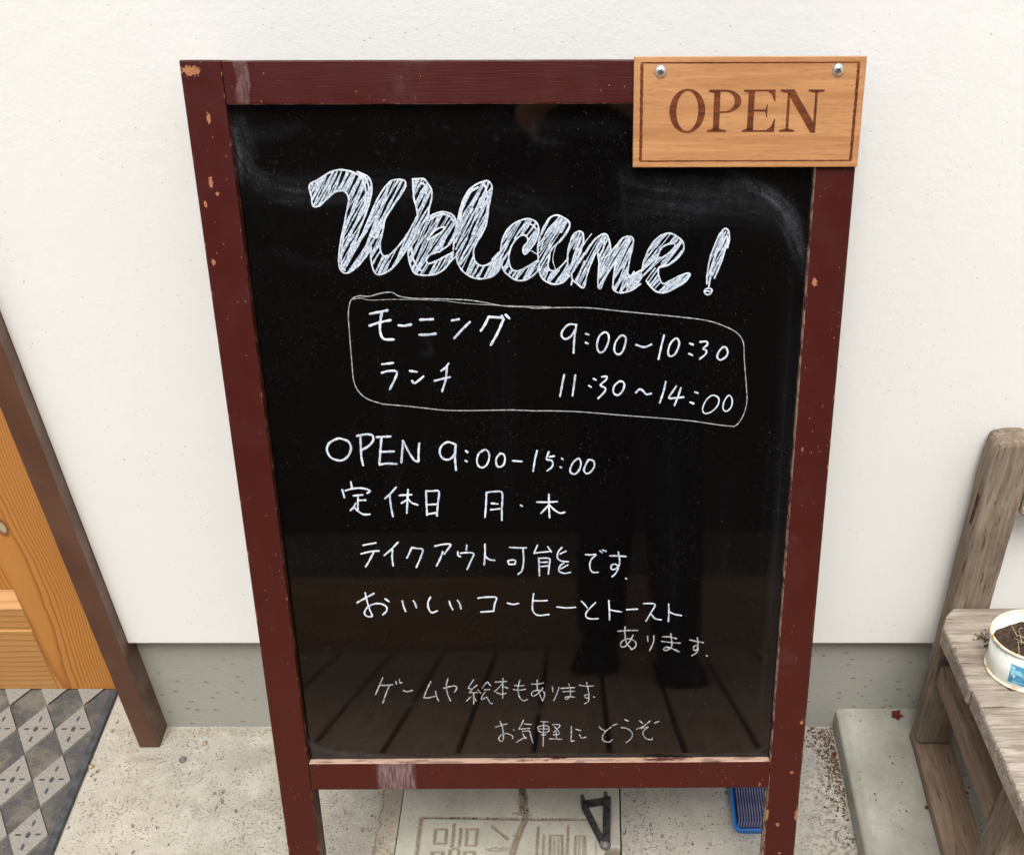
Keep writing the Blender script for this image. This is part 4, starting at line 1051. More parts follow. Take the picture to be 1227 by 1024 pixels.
# ------------------------------------------------------------------ door mat
mat_o = empty('door_mat', (-1.08, -.2, 0), 'dark rubber door mat with raised light grey diamonds in front of the pine door', 'door mat')
def door_mat():
    ox, oy = 1.08, .2
    X0, X1, Y0, Y1 = -1.46, -.7222, -.46, .0692
    box('mat_base', (X0 + ox, X1 + ox, Y0 + oy, Y1 + oy, .0008, .0045), MT['recess'], mat_o, .001)
    xs0, xs1, ys0, ys1 = X0 + .012, X1 - .0125, Y0 + .012, Y1 - .003
    b = box_bm(X1 - .0122 + ox, X1 - .0004 + ox, Y0 + oy, Y1 + oy, .0047, .0068, .0008)
    box_bm(X0 + .0004 + ox, X0 + .0122 + ox, Y0 + oy, Y1 + oy, .0047, .0068, .0008, bm=b)
    box_bm(X0 + .0125 + ox, X1 - .0125 + ox, Y0 + oy, Y0 + .012 + oy, .0047, .0068, .0008, bm=b)
    bm_obj('mat_border', b, MT['rubber_dark'], mat_o)
    hx, hy = .0274, .0462
    cx0, cy0 = -.7636, -.0117
    # one raised tile with a flower of five slots, shared by every copy
    bm = bmesh.new()
    pts = [(hx, 0), (0, hy), (-hx, 0), (0, -hy)]
    top = [bm.verts.new((x * .97, y * .97, .0082)) for x, y in pts]; bot = [bm.verts.new((x, y, .0046)) for x, y in pts]
    bm.faces.new(top)
    for i in range(4): bm.faces.new((top[i], bot[i], bot[(i+1) % 4], top[(i+1) % 4]))
    me = bpy.data.meshes.new('diamond_tile'); bm.to_mesh(me); bm.free(); me.materials.append(MT['rubber'])
    sb = bmesh.new()
    for sx, sy, lx, ly in ((0, 0, .0034, .0052), (.0008, .0195, .0021, .0056), (-.0004, -.0195, .0021, .0056), (.0135, .001, .0048, .0017), (-.0135, 0, .0048, .0017)):
        n = 10
        sb.faces.new([sb.verts.new((sx + lx * math.cos(2*math.pi*k/n), sy + ly * math.sin(2*math.pi*k/n), .00832)) for k in range(n)])
    ms = bpy.data.meshes.new('slot'); sb.to_mesh(ms); sb.free(); ms.materials.append(MT['rubber_dark'])
    for i in range(-13, 2):
        for j in range(-4, 3):
            cx, cy = cx0 + i * .0556, cy0 + j * .0937
            if cx + hx > X1 or cx - hx < X0 or cy - hy < Y0 + .005: continue
            if cy + hy > Y1 + .004: continue
            t = bpy.data.objects.new('diamond_tile', me); col.objects.link(t); t.parent = mat_o; t.location = (cx + ox, cy + oy, 0)
            s = bpy.data.objects.new('slot', ms); col.objects.link(s); s.parent = t
    # half tiles cut by the top edge
    dy = Y1 - (cy0 + .0937)
    hw_ = hx * (1 + dy / hy)
    hb_ = bmesh.new()
    hb_.faces.new([hb_.verts.new(p) for p in ((-hw_, dy - .0005, .0080), (0, -hy, .0080), (hw_, dy - .0005, .0080))])
    mh = bpy.data.meshes.new('half_tile'); hb_.to_mesh(mh); hb_.free(); mh.materials.append(MT['rubber'])
    for i in range(-13, 2):
        cx = cx0 + i * .0556
        if cx + hx > X1 or cx - hx < X0: continue
        t = bpy.data.objects.new('diamond_tile', mh); col.objects.link(t); t.parent = mat_o; t.location = (cx + ox, cy0 + .0937 + oy, 0)
door_mat()

# ------------------------------------------------------------------ the sign
TILT = .3084
BL = 1.0220                                     # length of the stiles
YAW = .0064
bo = Vector((-.3593, -.0728, .9737))            # top left corner of the front face
uvec = Vector((math.cos(YAW), math.sin(YAW), 0)); hv = Vector((-math.sin(YAW), math.cos(YAW), 0))
dn = Vector((0, 0, -1)) * math.cos(TILT) - hv * math.sin(TILT)
rot = Matrix((uvec, dn.cross(uvec) * -1, -dn)).transposed()
if rot.determinant() < 0: rot = Matrix((uvec, dn.cross(uvec), -dn)).transposed()
base = bo + dn * BL + uvec * .3
sign = empty('welcome_sign', base, 'red-brown framed black sign board with white handwritten Welcome! and hours, leaning on the wall', 'sign board', rot=rot.to_euler())
TH = .022
def S(name, u0, u1, y0, y1, v0, v1, m, bev=.0012, sg=2, parent=None):
    b = box_bm(u0 / 1000 - .3, u1 / 1000 - .3, y0, y1, BL - v1 / 1000, BL - v0 / 1000, bev, sg)
    return bm_obj(name, b, m, parent or sign)
def inner(o, test, idx):
    for p in o.data.polygons:
        if test(p.normal) > .8: p.material_index = idx
s1 = S('stile', 0, 36.4, 0, TH, 0, 1020, [MT['paint_v'], MT['worn2']])
s2 = S('stile', 563.8, 600, 0, TH, 0, 1020, [MT['paint_v'], MT['worn2']])
inner(s2, lambda n: -n.x, 1)
tr = S('top_rail', 36.7, 563.5, .0004, TH, .4, 36.0, [MT['paint'], MT['worn2']])
br = S('bottom_rail', 36.7, 563.5, .0003, TH, 729.2, 765.0, [MT['paint'], MT['worn']])
inner(br, lambda n: n.z, 1); inner(tr, lambda n: -n.z, 1)
# rear leaf, folded flat against the front one
for nm, a in (('rear_stile', (3, 33, TH + .003, TH + .022, 6, 1018)), ('rear_stile', (567, 597, TH + .003, TH + .022, 6, 1018)), ('rear_rail', (33.3, 566.7, TH + .0035, TH + .0215, 8, 38)), ('rear_rail', (33.3, 566.7, TH + .0035, TH + .0215, 735, 763))):
    S(nm, *a, MT['paint'])
for u in (90, 510):
    S('hinge', u - 22, u + 22, TH + .001, TH + .0028, 4, 12, MT['iron'], .0004, 1)
S('backing_sheet', 37, 563, .0162, .019, 37, 728.8, MT['darkwood'], 0)

# black panel with dust smears carried as a point attribute
PY = .0100
def panel():
    u0, u1, v0, v1 = 34.0, 566.0, 34.0, 731.0
    st = 1.8
    nu, nv = int((u1 - u0) / st), int((v1 - v0) / st)
    us = np.linspace(u0, u1, nu); vs_ = np.linspace(v0, v1, nv)
    U, V = np.meshgrid(us, vs_)
    A = np.zeros_like(U)
    def splat(pts, sig, amp):
        pts = np.array(pts)
        lo = pts.min(0) - sig * 3; hi = pts.max(0) + sig * 3
        i0, i1 = np.searchsorted(us, [lo[0], hi[0]]); j0, j1 = np.searchsorted(vs_, [lo[1], hi[1]])
        if i1 <= i0 or j1 <= j0: return
        u_, v_ = U[j0:j1, i0:i1], V[j0:j1, i0:i1]
        d = np.full_like(u_, 1e9)
        for (ax, ay), (bx, by) in zip(pts[:-1], pts[1:]):
            wx, wy = bx - ax, by - ay; L = wx*wx + wy*wy + 1e-9
            t = np.clip(((u_ - ax) * wx + (v_ - ay) * wy) / L, 0, 1)
            d = np.minimum(d, np.hypot(u_ - ax - t * wx, v_ - ay - t * wy))
        A[j0:j1, i0:i1] += amp * np.exp(-(d / sig) ** 2)
    def smooth(pts, n=12):
        P = [np.array(p, float) for p in pts]
        if len(P) < 3: return np.array([P[0] + (P[-1] - P[0]) * t for t in np.linspace(0, 1, n)])
        P = [2 * P[0] - P[1]] + P + [2 * P[-1] - P[-2]]
        out = []
        for a, b, c, d in zip(P[:-3], P[1:-2], P[2:-1], P[3:]):
            for t in np.linspace(0, 1, 7)[:-1]:
                out.append(.5 * (2*b + (c - a) * t + (2*a - 5*b + 4*c - d) * t*t + (3*b - a - 3*c + d) * t**3))
        return np.array(out + [P[-2]])
    for pts, spread, amp, fib in SMEARS:
        s = smooth(pts)
        splat(s, spread, amp * .22)
        for _ in range(fib):
            off = rng.normal(0, spread * .62, 2); a, b = sorted(rng.uniform(0, 1, 2))
            if b - a < .3: a, b = max(0, a - .2), min(1, b + .25)
            q = s[int(a * (len(s) - 1)):int(b * (len(s) - 1)) + 2] + off + rng.normal(0, .4, 2)
            if len(q) > 1: splat(q, rng.uniform(.9, 2.0), amp * rng.uniform(.1, .42))
    # short leftover dashes of old writing
    for _ in range(60):
        c = np.array([rng.uniform(60, 540), rng.uniform(50, 700)]) if rng.random() < .5 else np.array([rng.uniform(120, 480), rng.uniform(48, 80)])
        a = rng.uniform(0, 6.28); l = rng.uniform(1, 5)
        splat([c, c + l * np.array([math.cos(a), math.sin(a)])], rng.uniform(.8, 1.1), rng.uniform(.08, .35))
    # long vertical wiping streaks
    for _ in range(70):
        u = rng.uniform(u0, u1); a = rng.uniform(60, 600); l = rng.uniform(60, 260)
        splat([(u, a), (u + rng.uniform(-6, 6), min(a + l, 725))], rng.uniform(1.2, 5), rng.uniform(.004, .02))
    A = 1 - np.exp(-A * .62)
    verts = np.stack([U / 1000 - .3, np.full_like(U, PY), BL - V / 1000], -1).reshape(-1, 3)
    idx = np.arange(nu * nv).reshape(nv, nu)
    F = np.stack([idx[:-1, :-1], idx[1:, :-1], idx[1:, 1:], idx[:-1, 1:]], -1).reshape(-1, 4)
    me = bpy.data.meshes.new('writing_panel')
    me.from_pydata(verts.tolist(), [], F.tolist())
    at = me.attributes.new('smear', 'FLOAT', 'POINT'); at.data.foreach_set('value', A.reshape(-1).astype(np.float32))
    o = link('writing_panel', me, MT['board'], sign, True)
    # thickness: sides and back
    return o
pan = panel()
pan['label'] = 'glossy black writing panel with dusty wipe marks'

def catmull(pts, step):
    P = [np.array(p, float) for p in pts]
    if len(P) == 2:
        n = max(2, int(np.hypot(*(P[1] - P[0])) / step)); return [P[0] + (P[1] - P[0]) * t for t in np.linspace(0, 1, n + 1)]
    closed = np.hypot(*(P[0] - P[-1])) < 1e-6
    P = ([P[-2]] if closed else [2 * P[0] - P[1]]) + P + ([P[1]] if closed else [2 * P[-1] - P[-2]])
    out = []
    for a, b, c, d in zip(P[:-3], P[1:-2], P[2:-1], P[3:]):
        # centripetal-ish damping for sharp turns
        L = np.hypot(*(c - b)); m1 = (c - a) * .5; m2 = (d - b) * .5
        for m_ in (m1, m2):
            l = np.hypot(*m_)
            if l > L * 1.1: m_ *= L * 1.1 / max(l, 1e-6)
        n = max(2, int(L / step))
        for t in np.linspace(0, 1, n + 1)[:-1]:
            t2, t3 = t*t, t**3
            out.append((2*t3 - 3*t2 + 1) * b + (t3 - 2*t2 + t) * m1 + (-2*t3 + 3*t2) * c + (t3 - t2) * m2)
    return out + [P[-2]]

class Ink:
    def __init__(s): s.v = []; s.f = []; s.k = 0
    def stroke(s, pts, w, step=1.2, wob=.12, thick=.00028):
        q = catmull(pts, step)
        if len(q) < 2: return
        n = len(q); hw = w / 2
        a = q[0] - q[1]; a = a / (np.hypot(*a) + 1e-9); b = q[-1] - q[-2]; b = b / (np.hypot(*b) + 1e-9)
        # rounded ends: two extra stations with shrinking width
        st = [(q[0] + a * hw * .85, .35), (q[0] + a * hw * .5, .8)] + [(p, 1) for p in q] + [(q[-1] + b * hw * .5, .8), (q[-1] + b * hw * .85, .35)]
        s.k += 1
        h = thick * (.8 + .4 * ((s.k * .618) % 1)); i0 = len(s.v)
        ph = random.uniform(0, 6)
        for i, (p, k) in enumerate(st):
            t = st[min(i + 1, len(st) - 1)][0] - st[max(i - 1, 0)][0]; t = t / (np.hypot(*t) + 1e-9)
            nn = np.array([-t[1], t[0]])
            r = hw * k * (1 + wob * math.sin(i * .8 + ph) + random.uniform(-wob, wob) * .7)
            for kk, hh in ((-1, .1), (-.55, .85), (0, 1), (.55, .85), (1, .1)):
                c = p + nn * r * kk
                s.v.append((c[0] / 1000 - .3, PY - .00004 - h * hh, BL - c[1] / 1000))
        for i in range(len(st) - 1):
            for j in range(4):
                A = i0 + i * 5 + j
                s.f.append((A, A + 1, A + 6, A + 5))
    def build(s, name, mat, label=None):
        me = bpy.data.meshes.new(name); me.from_pydata(s.v, [], s.f)
        o = link(name, me, mat, pan, True)
        if label: o['label'] = label
        return o

LBL = dict(morning='white handwritten katakana for morning', lunch='white handwritten katakana for lunch', box='thin white rounded outline round the two serving times',
 morning_hours='white handwritten hours 9:00-10:30', lunch_hours='white handwritten hours 11:30~14:00', open_hours='white handwritten line OPEN 9:00-15:00', closed_days='white handwritten line of closed days',
 takeout='white handwritten line saying takeout is possible', coffee_toast='white handwritten line about coffee and toast', available='short white handwritten word ending the toast line',
 games='thin white handwritten line about games and picture books', please_enjoy='thin white handwritten invitation in the lowest line', welcome='white outlines of the large Welcome! lettering')
BOOST = dict(welcome=1.0)
for k, ss in STROKES.items():
    ink = Ink()
    for w_px, pts in ss:
        vm = sum(p[1] for p in pts) / len(pts)
        w_mm = w_px * (.74 + .22 * vm / 700) * (1.10 if k == 'welcome' else .95)
        ink.stroke(pts, w_mm)
    thin = k in ('box', 'games', 'please_enjoy', 'available')
    o_ = ink.build('handwriting', MT['ink_thin'] if thin else MT['ink'], LBL[k])

def inside(p, poly):
    x, y = p; r = False
    for (x1, y1), (x2, y2) in zip(poly, poly[1:] + poly[:1]):
        if (y1 > y) != (y2 > y) and x < (x2 - x1) * (y - y1) / (y2 - y1) + x1: r = not r
    return r
def hatch():
    ink = Ink()
    for bi, poly in enumerate(BODIES):
        cx = sum(p[0] for p in poly) / len(poly); cy = sum(p[1] for p in poly) / len(poly)
        base_a = (-57, -58, -60, -55, -55, -62, -48, -68)[bi]
        ca, sa = math.cos(R(base_a)), math.sin(R(base_a))
        rr = max(math.hypot(p[0] - cx, p[1] - cy) for p in poly)
        d = -rr
        while d < rr:
            da = R(random.uniform(-7, 7)); c2, s2 = ca * math.cos(da) - sa * math.sin(da), sa * math.cos(da) + ca * math.sin(da)
            ox_, oy_ = cx - s2 * d, cy + c2 * d
            run = []; t = -rr
            def flush():
                if len(run) > 3:
                    L = run[-1] - run[0]
                    a, b = run[0] + random.uniform(-.4, 1.2), run[-1] - random.uniform(-.4, 1.2)
                    segs = [(a, b)]
                    if L > 26: m_ = random.uniform(.35, .65); segs = [(a, a + (b - a) * m_ - random.uniform(0, 2)), (a + (b - a) * m_, b)]
                    for p, q in segs:
                        if q - p > 2 and random.random() > .05:
                            bow = random.uniform(-.6, .6)
                            mid = (p + q) / 2
                            ink.stroke([(ox_ + c2 * p, oy_ + s2 * p), (ox_ + c2 * mid - s2 * bow, oy_ + s2 * mid + c2 * bow), (ox_ + c2 * q, oy_ + s2 * q)], random.choice((.7, 1.0, 1.3, 1.6, 2.0)), 2.5, .2, .00016)
                run.clear()
            while t < rr:
                p = (ox_ + c2 * t, oy_ + s2 * t)
                if inside(p, poly) and not any(inside(p, e) for e in EYES): run.append(t)
                else: flush()
                t += .7
            flush()
            d += random.choice((1.35, 1.55, 1.8, 2.3, 1.45))
    ink.build('handwriting', MT['ink_hatch'], 'sketchy slanted hatching filling the Welcome! lettering')
hatch()

# ---- OPEN plate
plate = S('open_plate', 397.4, 600.6, -.0047, -.0004, -2.2, 89.0, MT['tag'], .0008, 2)
plate['label'] = 'pale varnished plywood plate engraved OPEN, on the top right corner'
PF = -.0047
def pl(u, v, d=.0): return (u / 1000 - .3, PF - d, BL - v / 1000)
def flat_shape(bm, outer, d=.00012):
    vs = [bm.verts.new(pl(u, v, d)) for u, v in outer]
    return bm.faces.new(vs)
def strip(bm, A, B, d=.00012, closed=True):
    n = len(A)
    a = [bm.verts.new(pl(u, v, d)) for u, v in A]; b = [bm.verts.new(pl(u, v, d)) for u, v in B]
    for i in range(n if closed else n - 1):
        j = (i + 1) % n
        bm.faces.new((a[i], a[j], b[j], b[i]))
LT, LB = 24.6, 59.4            # cap height top and base line (mm below the board top)
def H(y): return LT + (LB - LT) * y     # y 0 top .. 1 bottom
def rect(bm, u0, u1, y0, y1): flat_shape(bm, [(u0, H(y0)), (u1, H(y0)), (u1, H(y1)), (u0, H(y1))])
def serif(bm, u0, u1, y, up, m0, m1):
    t = .048
    s = -1 if up else 1      # serif bar at y, bracket towards stem
    flat_shape(bm, [(u0, H(y)), (u1, H(y)), (u1, H(y - s * t)), (m1, H(y - s * (t + .035))), (m0, H(y - s * (t + .035))), (u0, H(y - s * t))])
def letter(fn, label=None):
    bm = bmesh.new(); fn(bm)
    o = bm_obj('engraved_letter', bm, MT['burnt'], plate)
    return o
def ell(cu, cy, ru, ry, n=44): return [(cu + ru * math.cos(2*math.pi*k/n), H(cy + ry * math.sin(2*math.pi*k/n))) for k in range(n)]
def L_O(bm): strip(bm, ell(445.2, .5, 15.9, .525), ell(445.2, .5, 9.7, .468))
def bowl(bm, u_s, u_o, y0, y1, thick, thin, n=18):
    cy = (y0 + y1) / 2; ry = (y1 - y0) / 2
    A = [(u_s, H(y0))] + [(u_s + 4 + (u_o - u_s - 4) * math.sin(math.pi*k/n), H(cy - ry * math.cos(math.pi*k/n))) for k in range(n + 1)] + [(u_s, H(y1))]
    B = [(u_s, H(y0 + thin))] + [(u_s + 4 + (u_o - thick - u_s - 4) * math.sin(math.pi*k/n), H(cy - (ry - thin) * math.cos(math.pi*k/n))) for k in range(n + 1)] + [(u_s, H(y1 - thin))]
    strip(bm, A, B, closed=False)
def L_P(bm):
    rect(bm, 468.4, 474.0, .03, .97)
    serif(bm, 463.8, 474.0, 0, True, 468.3, 474.0); serif(bm, 463.4, 480.2, 1, False, 468.3, 474.1)
    bowl(bm, 474.02, 492.8, .0, .55, 6.0, .046)
def L_E(bm):
    rect(bm, 498.8, 504.3, .03, .97)
    serif(bm, 494.6, 504.4, 0, True, 498.7, 504.4); serif(bm, 494.6, 504.4, 1, False, 498.7, 504.4)
    rect(bm, 504.42, 521.0, .0, .046); rect(bm, 504.42, 523.2, .954, 1.0)
    flat_shape(bm, [(521.02, H(0)), (522.4, H(0)), (522.9, H(.27)), (521.9, H(.27)), (519.2, H(.12)), (515.5, H(.037)), (521.0, H(.037))])
    flat_shape(bm, [(523.22, H(1)), (523.6, H(.69)), (522.7, H(.69)), (520.2, H(.87)), (515.5, H(.963)), (523.2, H(.963))])
    rect(bm, 504.35, 514.2, .468, .515)
    flat_shape(bm, [(514.22, H(.475)), (515.6, H(.34)), (516.2, H(.34)), (516.2, H(.66)), (515.6, H(.66)), (514.22, H(.51))])
def L_N(bm):
    rect(bm, 533.3, 535.7, .085, .97)
    serif(bm, 527.0, 533.4, 0, True, 531.0, 533.4); serif(bm, 527.6, 541.2, 1, False, 533.4, 535.4)
    flat_shape(bm, [(533.42, H(0)), (539.0, H(0)), (557.45, H(.76)), (557.45, H(1.02)), (555.6, H(1.02)), (533.42, H(.09))])
    rect(bm, 557.5, 559.9, .03, 1.02)
    serif(bm, 551.8, 565.6, 0, True, 557.4, 559.4)
for f in (L_O, L_P, L_E, L_N): letter(f)
def border():
    bm = bmesh.new()
    # thin horizontal line pairs, thicker verticals, wavering like a burnt line
    def band(p, q, w, horiz):
        n = 60; A = []; B = []
        for k in range(n + 1):
            t = k / n; u = p[0] + (q[0] - p[0]) * t; v = p[1] + (q[1] - p[1]) * t
            a, b = w * (.8 + .5 * random.random()) / 2, w * (.8 + .5 * random.random()) / 2
            if horiz: A.append((u, v - a)); B.append((u, v + b))
            else: A.append((u - a, v)); B.append((u + b, v))
        strip(bm, A, B, closed=False)
    u0, u1, v0, v1 = 404.4, 593.8, 3.0, 83.6
    band((u0 - 1, v0), (u1 + 1, v0), 1.15, True); band((u0 - 1, v1), (u1 + 1, v1), 1.15, True)
    band((u0, v0 + .8), (u0, v1 - .8), 2.5, False); band((u1, v0 + .8), (u1, v1 - .8), 2.5, False)
    bm_obj('engraved_border', bm, MT['burnt'], plate)
border()
def screw(u, v):
    b = lathe_bm([(0, .0032), (.0020, .0030), (.0042, .0022), (.0053, .0008), (.0056, 0)], 24)
    # cross recess
    b2 = b
    bmesh.ops.transform(b2, matrix=Matrix.Translation(pl(u, v, .0)) @ Matrix.Rotation(R(90), 4, 'X'), verts=b2.verts)
    o = bm_obj('screw', b2, MT['steel'], plate, True)
    c = bmesh.new()
    a = random.uniform(0, 1.5)
    for k in range(2):
        q = box_bm(-.0022, .0022, -.0006, .0006, .0026, .0034)
        bmesh.ops.transform(q, matrix=Matrix.Translation(pl(u, v, .00002)) @ Matrix.Rotation(R(90), 4, 'X') @ Matrix.Rotation(a + k * math.pi / 2, 4, 'Z') @ Matrix.Translation((0, 0, k * .00005)), verts=q.verts)
        me_ = bpy.data.meshes.new('t'); q.to_mesh(me_); q.free(); c.from_mesh(me_); bpy.data.meshes.remove(me_)
    bm_obj('screw_slot', c, MT['iron'], plate)
screw(420.7, 9.6); screw(576.1, 8.8)

# ------------------------------------------------------------------ bench (low, weathered)
bench = empty('wooden_bench', (.83, -.22, .04), 'low weathered grey-brown wooden bench with rounded back posts against the white wall', 'bench')
BO = Matrix.Translation(-Vector((.83, -.22, .04)))
def Bn(name, dims, mat, bev=.003, amp=.0009, seed=0, xf=None, step=.03):
    o = rough_box(name, dims, mat, bench, bev, step, amp, seed, BO @ xf if xf is not None else BO)
    return o
def bench_post(x0, x1, seed):
    zb, zt = .060, .5580
    lean = Matrix.Translation((0, -.0675, .06)) @ Matrix.Rotation(R(-3.0), 4, 'X') @ Matrix.Translation((0, .0675, -.06))
    o = Bn('back_post', (x0, x1, -.0855, -.050, zb, zt), MT['old_z'], .006, .0012, seed, lean, .009)
    return o
p = bench_post(.4555, .5055, 1); bench_post(1.155, 1.205, 2)
# rounded top of the visible post
for v in p.data.vertices:
    z = v.co.z + .04
    if z > .528:
        k = min(1, (z - .528) / .030)
        cx = .4805 - .83
        f = 1 - .34 * (1 - math.sqrt(max(0, 1 - k * k)))
        v.co.x = cx + (v.co.x - cx) * f
        q = abs(v.co.x - cx) / .025
        v.co.z -= .004 * q * q
for x0 in (.4565, 1.156):
    Bn('foot_beam', (x0, x0 + .0515, -.460, -.0510, .0405, .0595), MT['old_y'], .0025, .0006, 3)
for x0 in (.4568, 1.158):
    Bn('front_leg', (x0, x0 + .042, -.376, -.330, .0605, .325), MT['old_z'], .004, .001, 5)
sl = math.atan(.17)
def sloped(y, z): return Matrix.Translation((0, y, z)) @ Matrix.Rotation(-sl, 4, 'X') @ Matrix.Translation((0, -y, -z))
T = sloped(-.072, .314)
for k, (y1, y0, xl) in enumerate(((-.0725, -.236, .4335), (-.2395, -.452, .4350))):
    o = Bn('seat_plank', (xl, 1.23, y0, y1, .2865, .314), MT['old_x'], .004, .0011, 7 + k, T, .02)
    if k == 0:
        inv = T.inverted()
        for v in o.data.vertices:      # cut back corner
            w = inv @ (v.co + Vector((.83, -.22, .04)))
            m_ = (w.x - .4335) + (-.0725 - w.y) * .80
            if m_ < .026 :
                w.x += (.026 - m_) * .98
                v.co = (T @ w) - Vector((.83, -.22, .04))
Ts = sloped(-.10, .188)
for x0 in (.457, 1.17):
    b = Bn('side_stretcher', (x0, x0 + .027, -.3285, -.0865, .190, .222), MT['old_y'], .003, .0008, 11, Matrix.Translation((0, -.10, .19)) @ Matrix.Rotation(-math.atan(.107), 4, 'X') @ Matrix.Translation((0, .10, -.19)))
Bn('back_rail', (.5075, 1.153, -.066, -.046, .455, .510), MT['old_x'], .004, .001, 13)
Bn('front_apron', (.5005, 1.1575, -.372, -.352, .262, .305), MT['old_x'], .003, .001, 15)
# worn slot high on the side of the post
def slot():
    z0, z1 = .438, .482
    b = box_bm(-.0012, .0006, -.0032, .0032, z0 - .04, z1 - .04, .0005)
    lean = Matrix.Translation((.4556 - .83, -.0680 + .22 + .0115, 0))
    bmesh.ops.transform(b, matrix=lean, verts=b.verts)
    bm_obj('mortise_slot', b, MT['soil'], bench)
slot()

# ------------------------------------------------------------------ tin can planter
nrm = Vector((0, math.sin(sl), math.cos(sl)))
def on_seat(x, y): return Vector((x, y, .314 + .17 * (-.072 - y) + .0016))
can = empty('tin_planter', on_seat(.5130, -.1990), 'round white tin of dry soil with blue print and rusty rims on the bench', 'planter', rot=(sl * -1, 0, .2))
CR_, CH = .0505, .048
b = lathe_bm([(0, .0008), (CR_ - .002, .0008), (CR_ - .0006, .003), (CR_ - .0006, CH - .003), (CR_ - .002, CH - .003), (CR_ - .002, .004), (0, .004)], 72)
bm_obj('can_body', b, MT['tin'], can, True)
for z0 in (.0015, CH - .0015):
    b = bmesh.new()
    n = 96; mseg = 8; rings = []
    for i in range(n):
        a = 2 * math.pi * i / n
        rr = .0017
        rings.append([b.verts.new(((CR_ + rr * math.cos(2*math.pi*j/mseg)) * math.cos(a), (CR_ + rr * math.cos(2*math.pi*j/mseg)) * math.sin(a), z0 + rr * math.sin(2*math.pi*j/mseg))) for j in range(mseg)])
    for i in range(n):
        for j in range(mseg):
            b.faces.new((rings[i][j], rings[(i+1) % n][j], rings[(i+1) % n][(j+1) % mseg], rings[i][(j+1) % mseg]))
    bm_obj('can_rim', b, MT['rim'], can, True)
from mathutils import noise as mnoise
b = bmesh.new(); rings = []
for i in range(22):
    r = (CR_ - .0022) * i / 21
    k = 1 if i == 0 else 60
    rings.append([b.verts.new((r * math.cos(2*math.pi*j/k), r * math.sin(2*math.pi*j/k), .030 + .006 * mnoise.noise(Vector((r * math.cos(2*math.pi*j/k), r * math.sin(2*math.pi*j/k), 0)) * 60) + .0035 * mnoise.noise(Vector((r * math.cos(2*math.pi*j/k), r * math.sin(2*math.pi*j/k), 3)) * 260))) for j in range(k)])
for A, B in zip(rings[:-1], rings[1:]):
    for j in range(60):
        q = (j + 1) % 60
        if len(A) == 1: b.faces.new((A[0], B[j], B[q]))
        else: b.faces.new((A[j], B[j], B[q], A[q]))
bm_obj('soil', b, MT['soil'], can, True)
b = bmesh.new()
for _ in range(26):
    a = random.uniform(0, 6.28); r = random.uniform(0, .036); p0 = Vector((r * math.cos(a), r * math.sin(a), .033))
    d = Vector((random.uniform(-1, 1), random.uniform(-1, 1), random.uniform(.05, .45))).normalized()
    l = random.uniform(.008, .024)
    q = p0 + d * l
    if math.hypot(q.x, q.y) > CR_ - .005: continue
    tube_bm([p0, p0 + d * l * .5 + Vector((0, 0, .002)), q], [.0006, .0005, .0003], 5, b)
o = bm_obj('dry_stalks', b, MT['stalk'], can); tag(o, kind='stuff')

def crumbs(name, pts, mat, lo, hi, label, cat=None, parent=None):
    bm = bmesh.new()
    for p in pts:
        s = random.uniform(lo, hi)
        g = bmesh.ops.create_icosphere(bm, subdivisions=1, radius=s, matrix=Matrix.Translation((p[0], p[1], p[2] + s * .3)) @ Matrix.Rotation(random.uniform(0, 6), 4, 'Z') @ Matrix.Diagonal((random.uniform(.7, 1.6), random.uniform(.6, 1.1), random.uniform(.35, .8), 1)))
        for v in g['verts']: v.co += Vector((random.uniform(-1, 1), random.uniform(-1, 1), random.uniform(-1, 1))) * s * .22
    o = bm_obj(name, bm, mat, parent)
    return tag(o, label, kind='stuff')
# debris
pts = []
while len(pts) < 520:
    y = -abs(random.gauss(0, .075)) - .002; x = .3585 - abs(random.gauss(0, .012 + .02 * max(0, .06 + y) / .06))
    if x > .25 and y > -.33: pts.append((x, y, 0))
crumbs('soil_debris', pts, MT['crumb'], .0006, .0022, 'dark brown soil crumbs gathered along the foot of the kerb')
pts = [(random.uniform(.045, .085), random.uniform(-.26, -.10), 0) for _ in range(90)] + [(random.uniform(.05, .34), random.uniform(-.4, -.02), 0) for _ in range(120)]
crumbs('soil_debris', pts, MT['crumb'], .0004, .0013, 'fine dark dirt grains scattered between the cover and the kerb')
pts = [(random.gauss(-.093, .005), random.uniform(-.16, -.10), .002) for _ in range(110)] + [(random.uniform(-.23, -.01), -.168 + random.gauss(0, .001), .002) for _ in range(150)]
crumbs('soil_debris', pts, MT['crumb'], .0004, .0015, 'brown dirt packed in the crack and groove of the concrete cover')
pts = [(random.gauss(-.62, .05), -.006 - abs(random.gauss(0, .010)), 0) for _ in range(60)] + [(random.uniform(-.6, -.4), -.004 - abs(random.gauss(0, .006)), 0) for _ in range(90)]
crumbs('sand_debris', pts, MT['stalk'], .0005, .0018, 'pale sand and crumbs along the foot of the grey foundation')
pts = []
for _ in range(60):
    a = random.uniform(0, 6.28); r = abs(random.gauss(0, .009)); q = on_seat(.4745 + r * math.cos(a), -.140 + r * 1.2 * math.sin(a)); pts.append((q.x, q.y, q.z))
crumbs('soil_debris', pts, MT['crumb'], .0005, .0017, 'small patch of spilled soil on the bench seat beside the can')
pts = [(random.uniform(.37, .452), random.uniform(-.3, -.01), .04) for _ in range(26)] + [(.512 + random.uniform(0, .012), random.uniform(-.3, -.1), .04) for _ in range(16)]
crumbs('soil_debris', pts, MT['soil'], .0005, .0019, 'scattered dark specks of dirt on top of the kerb')

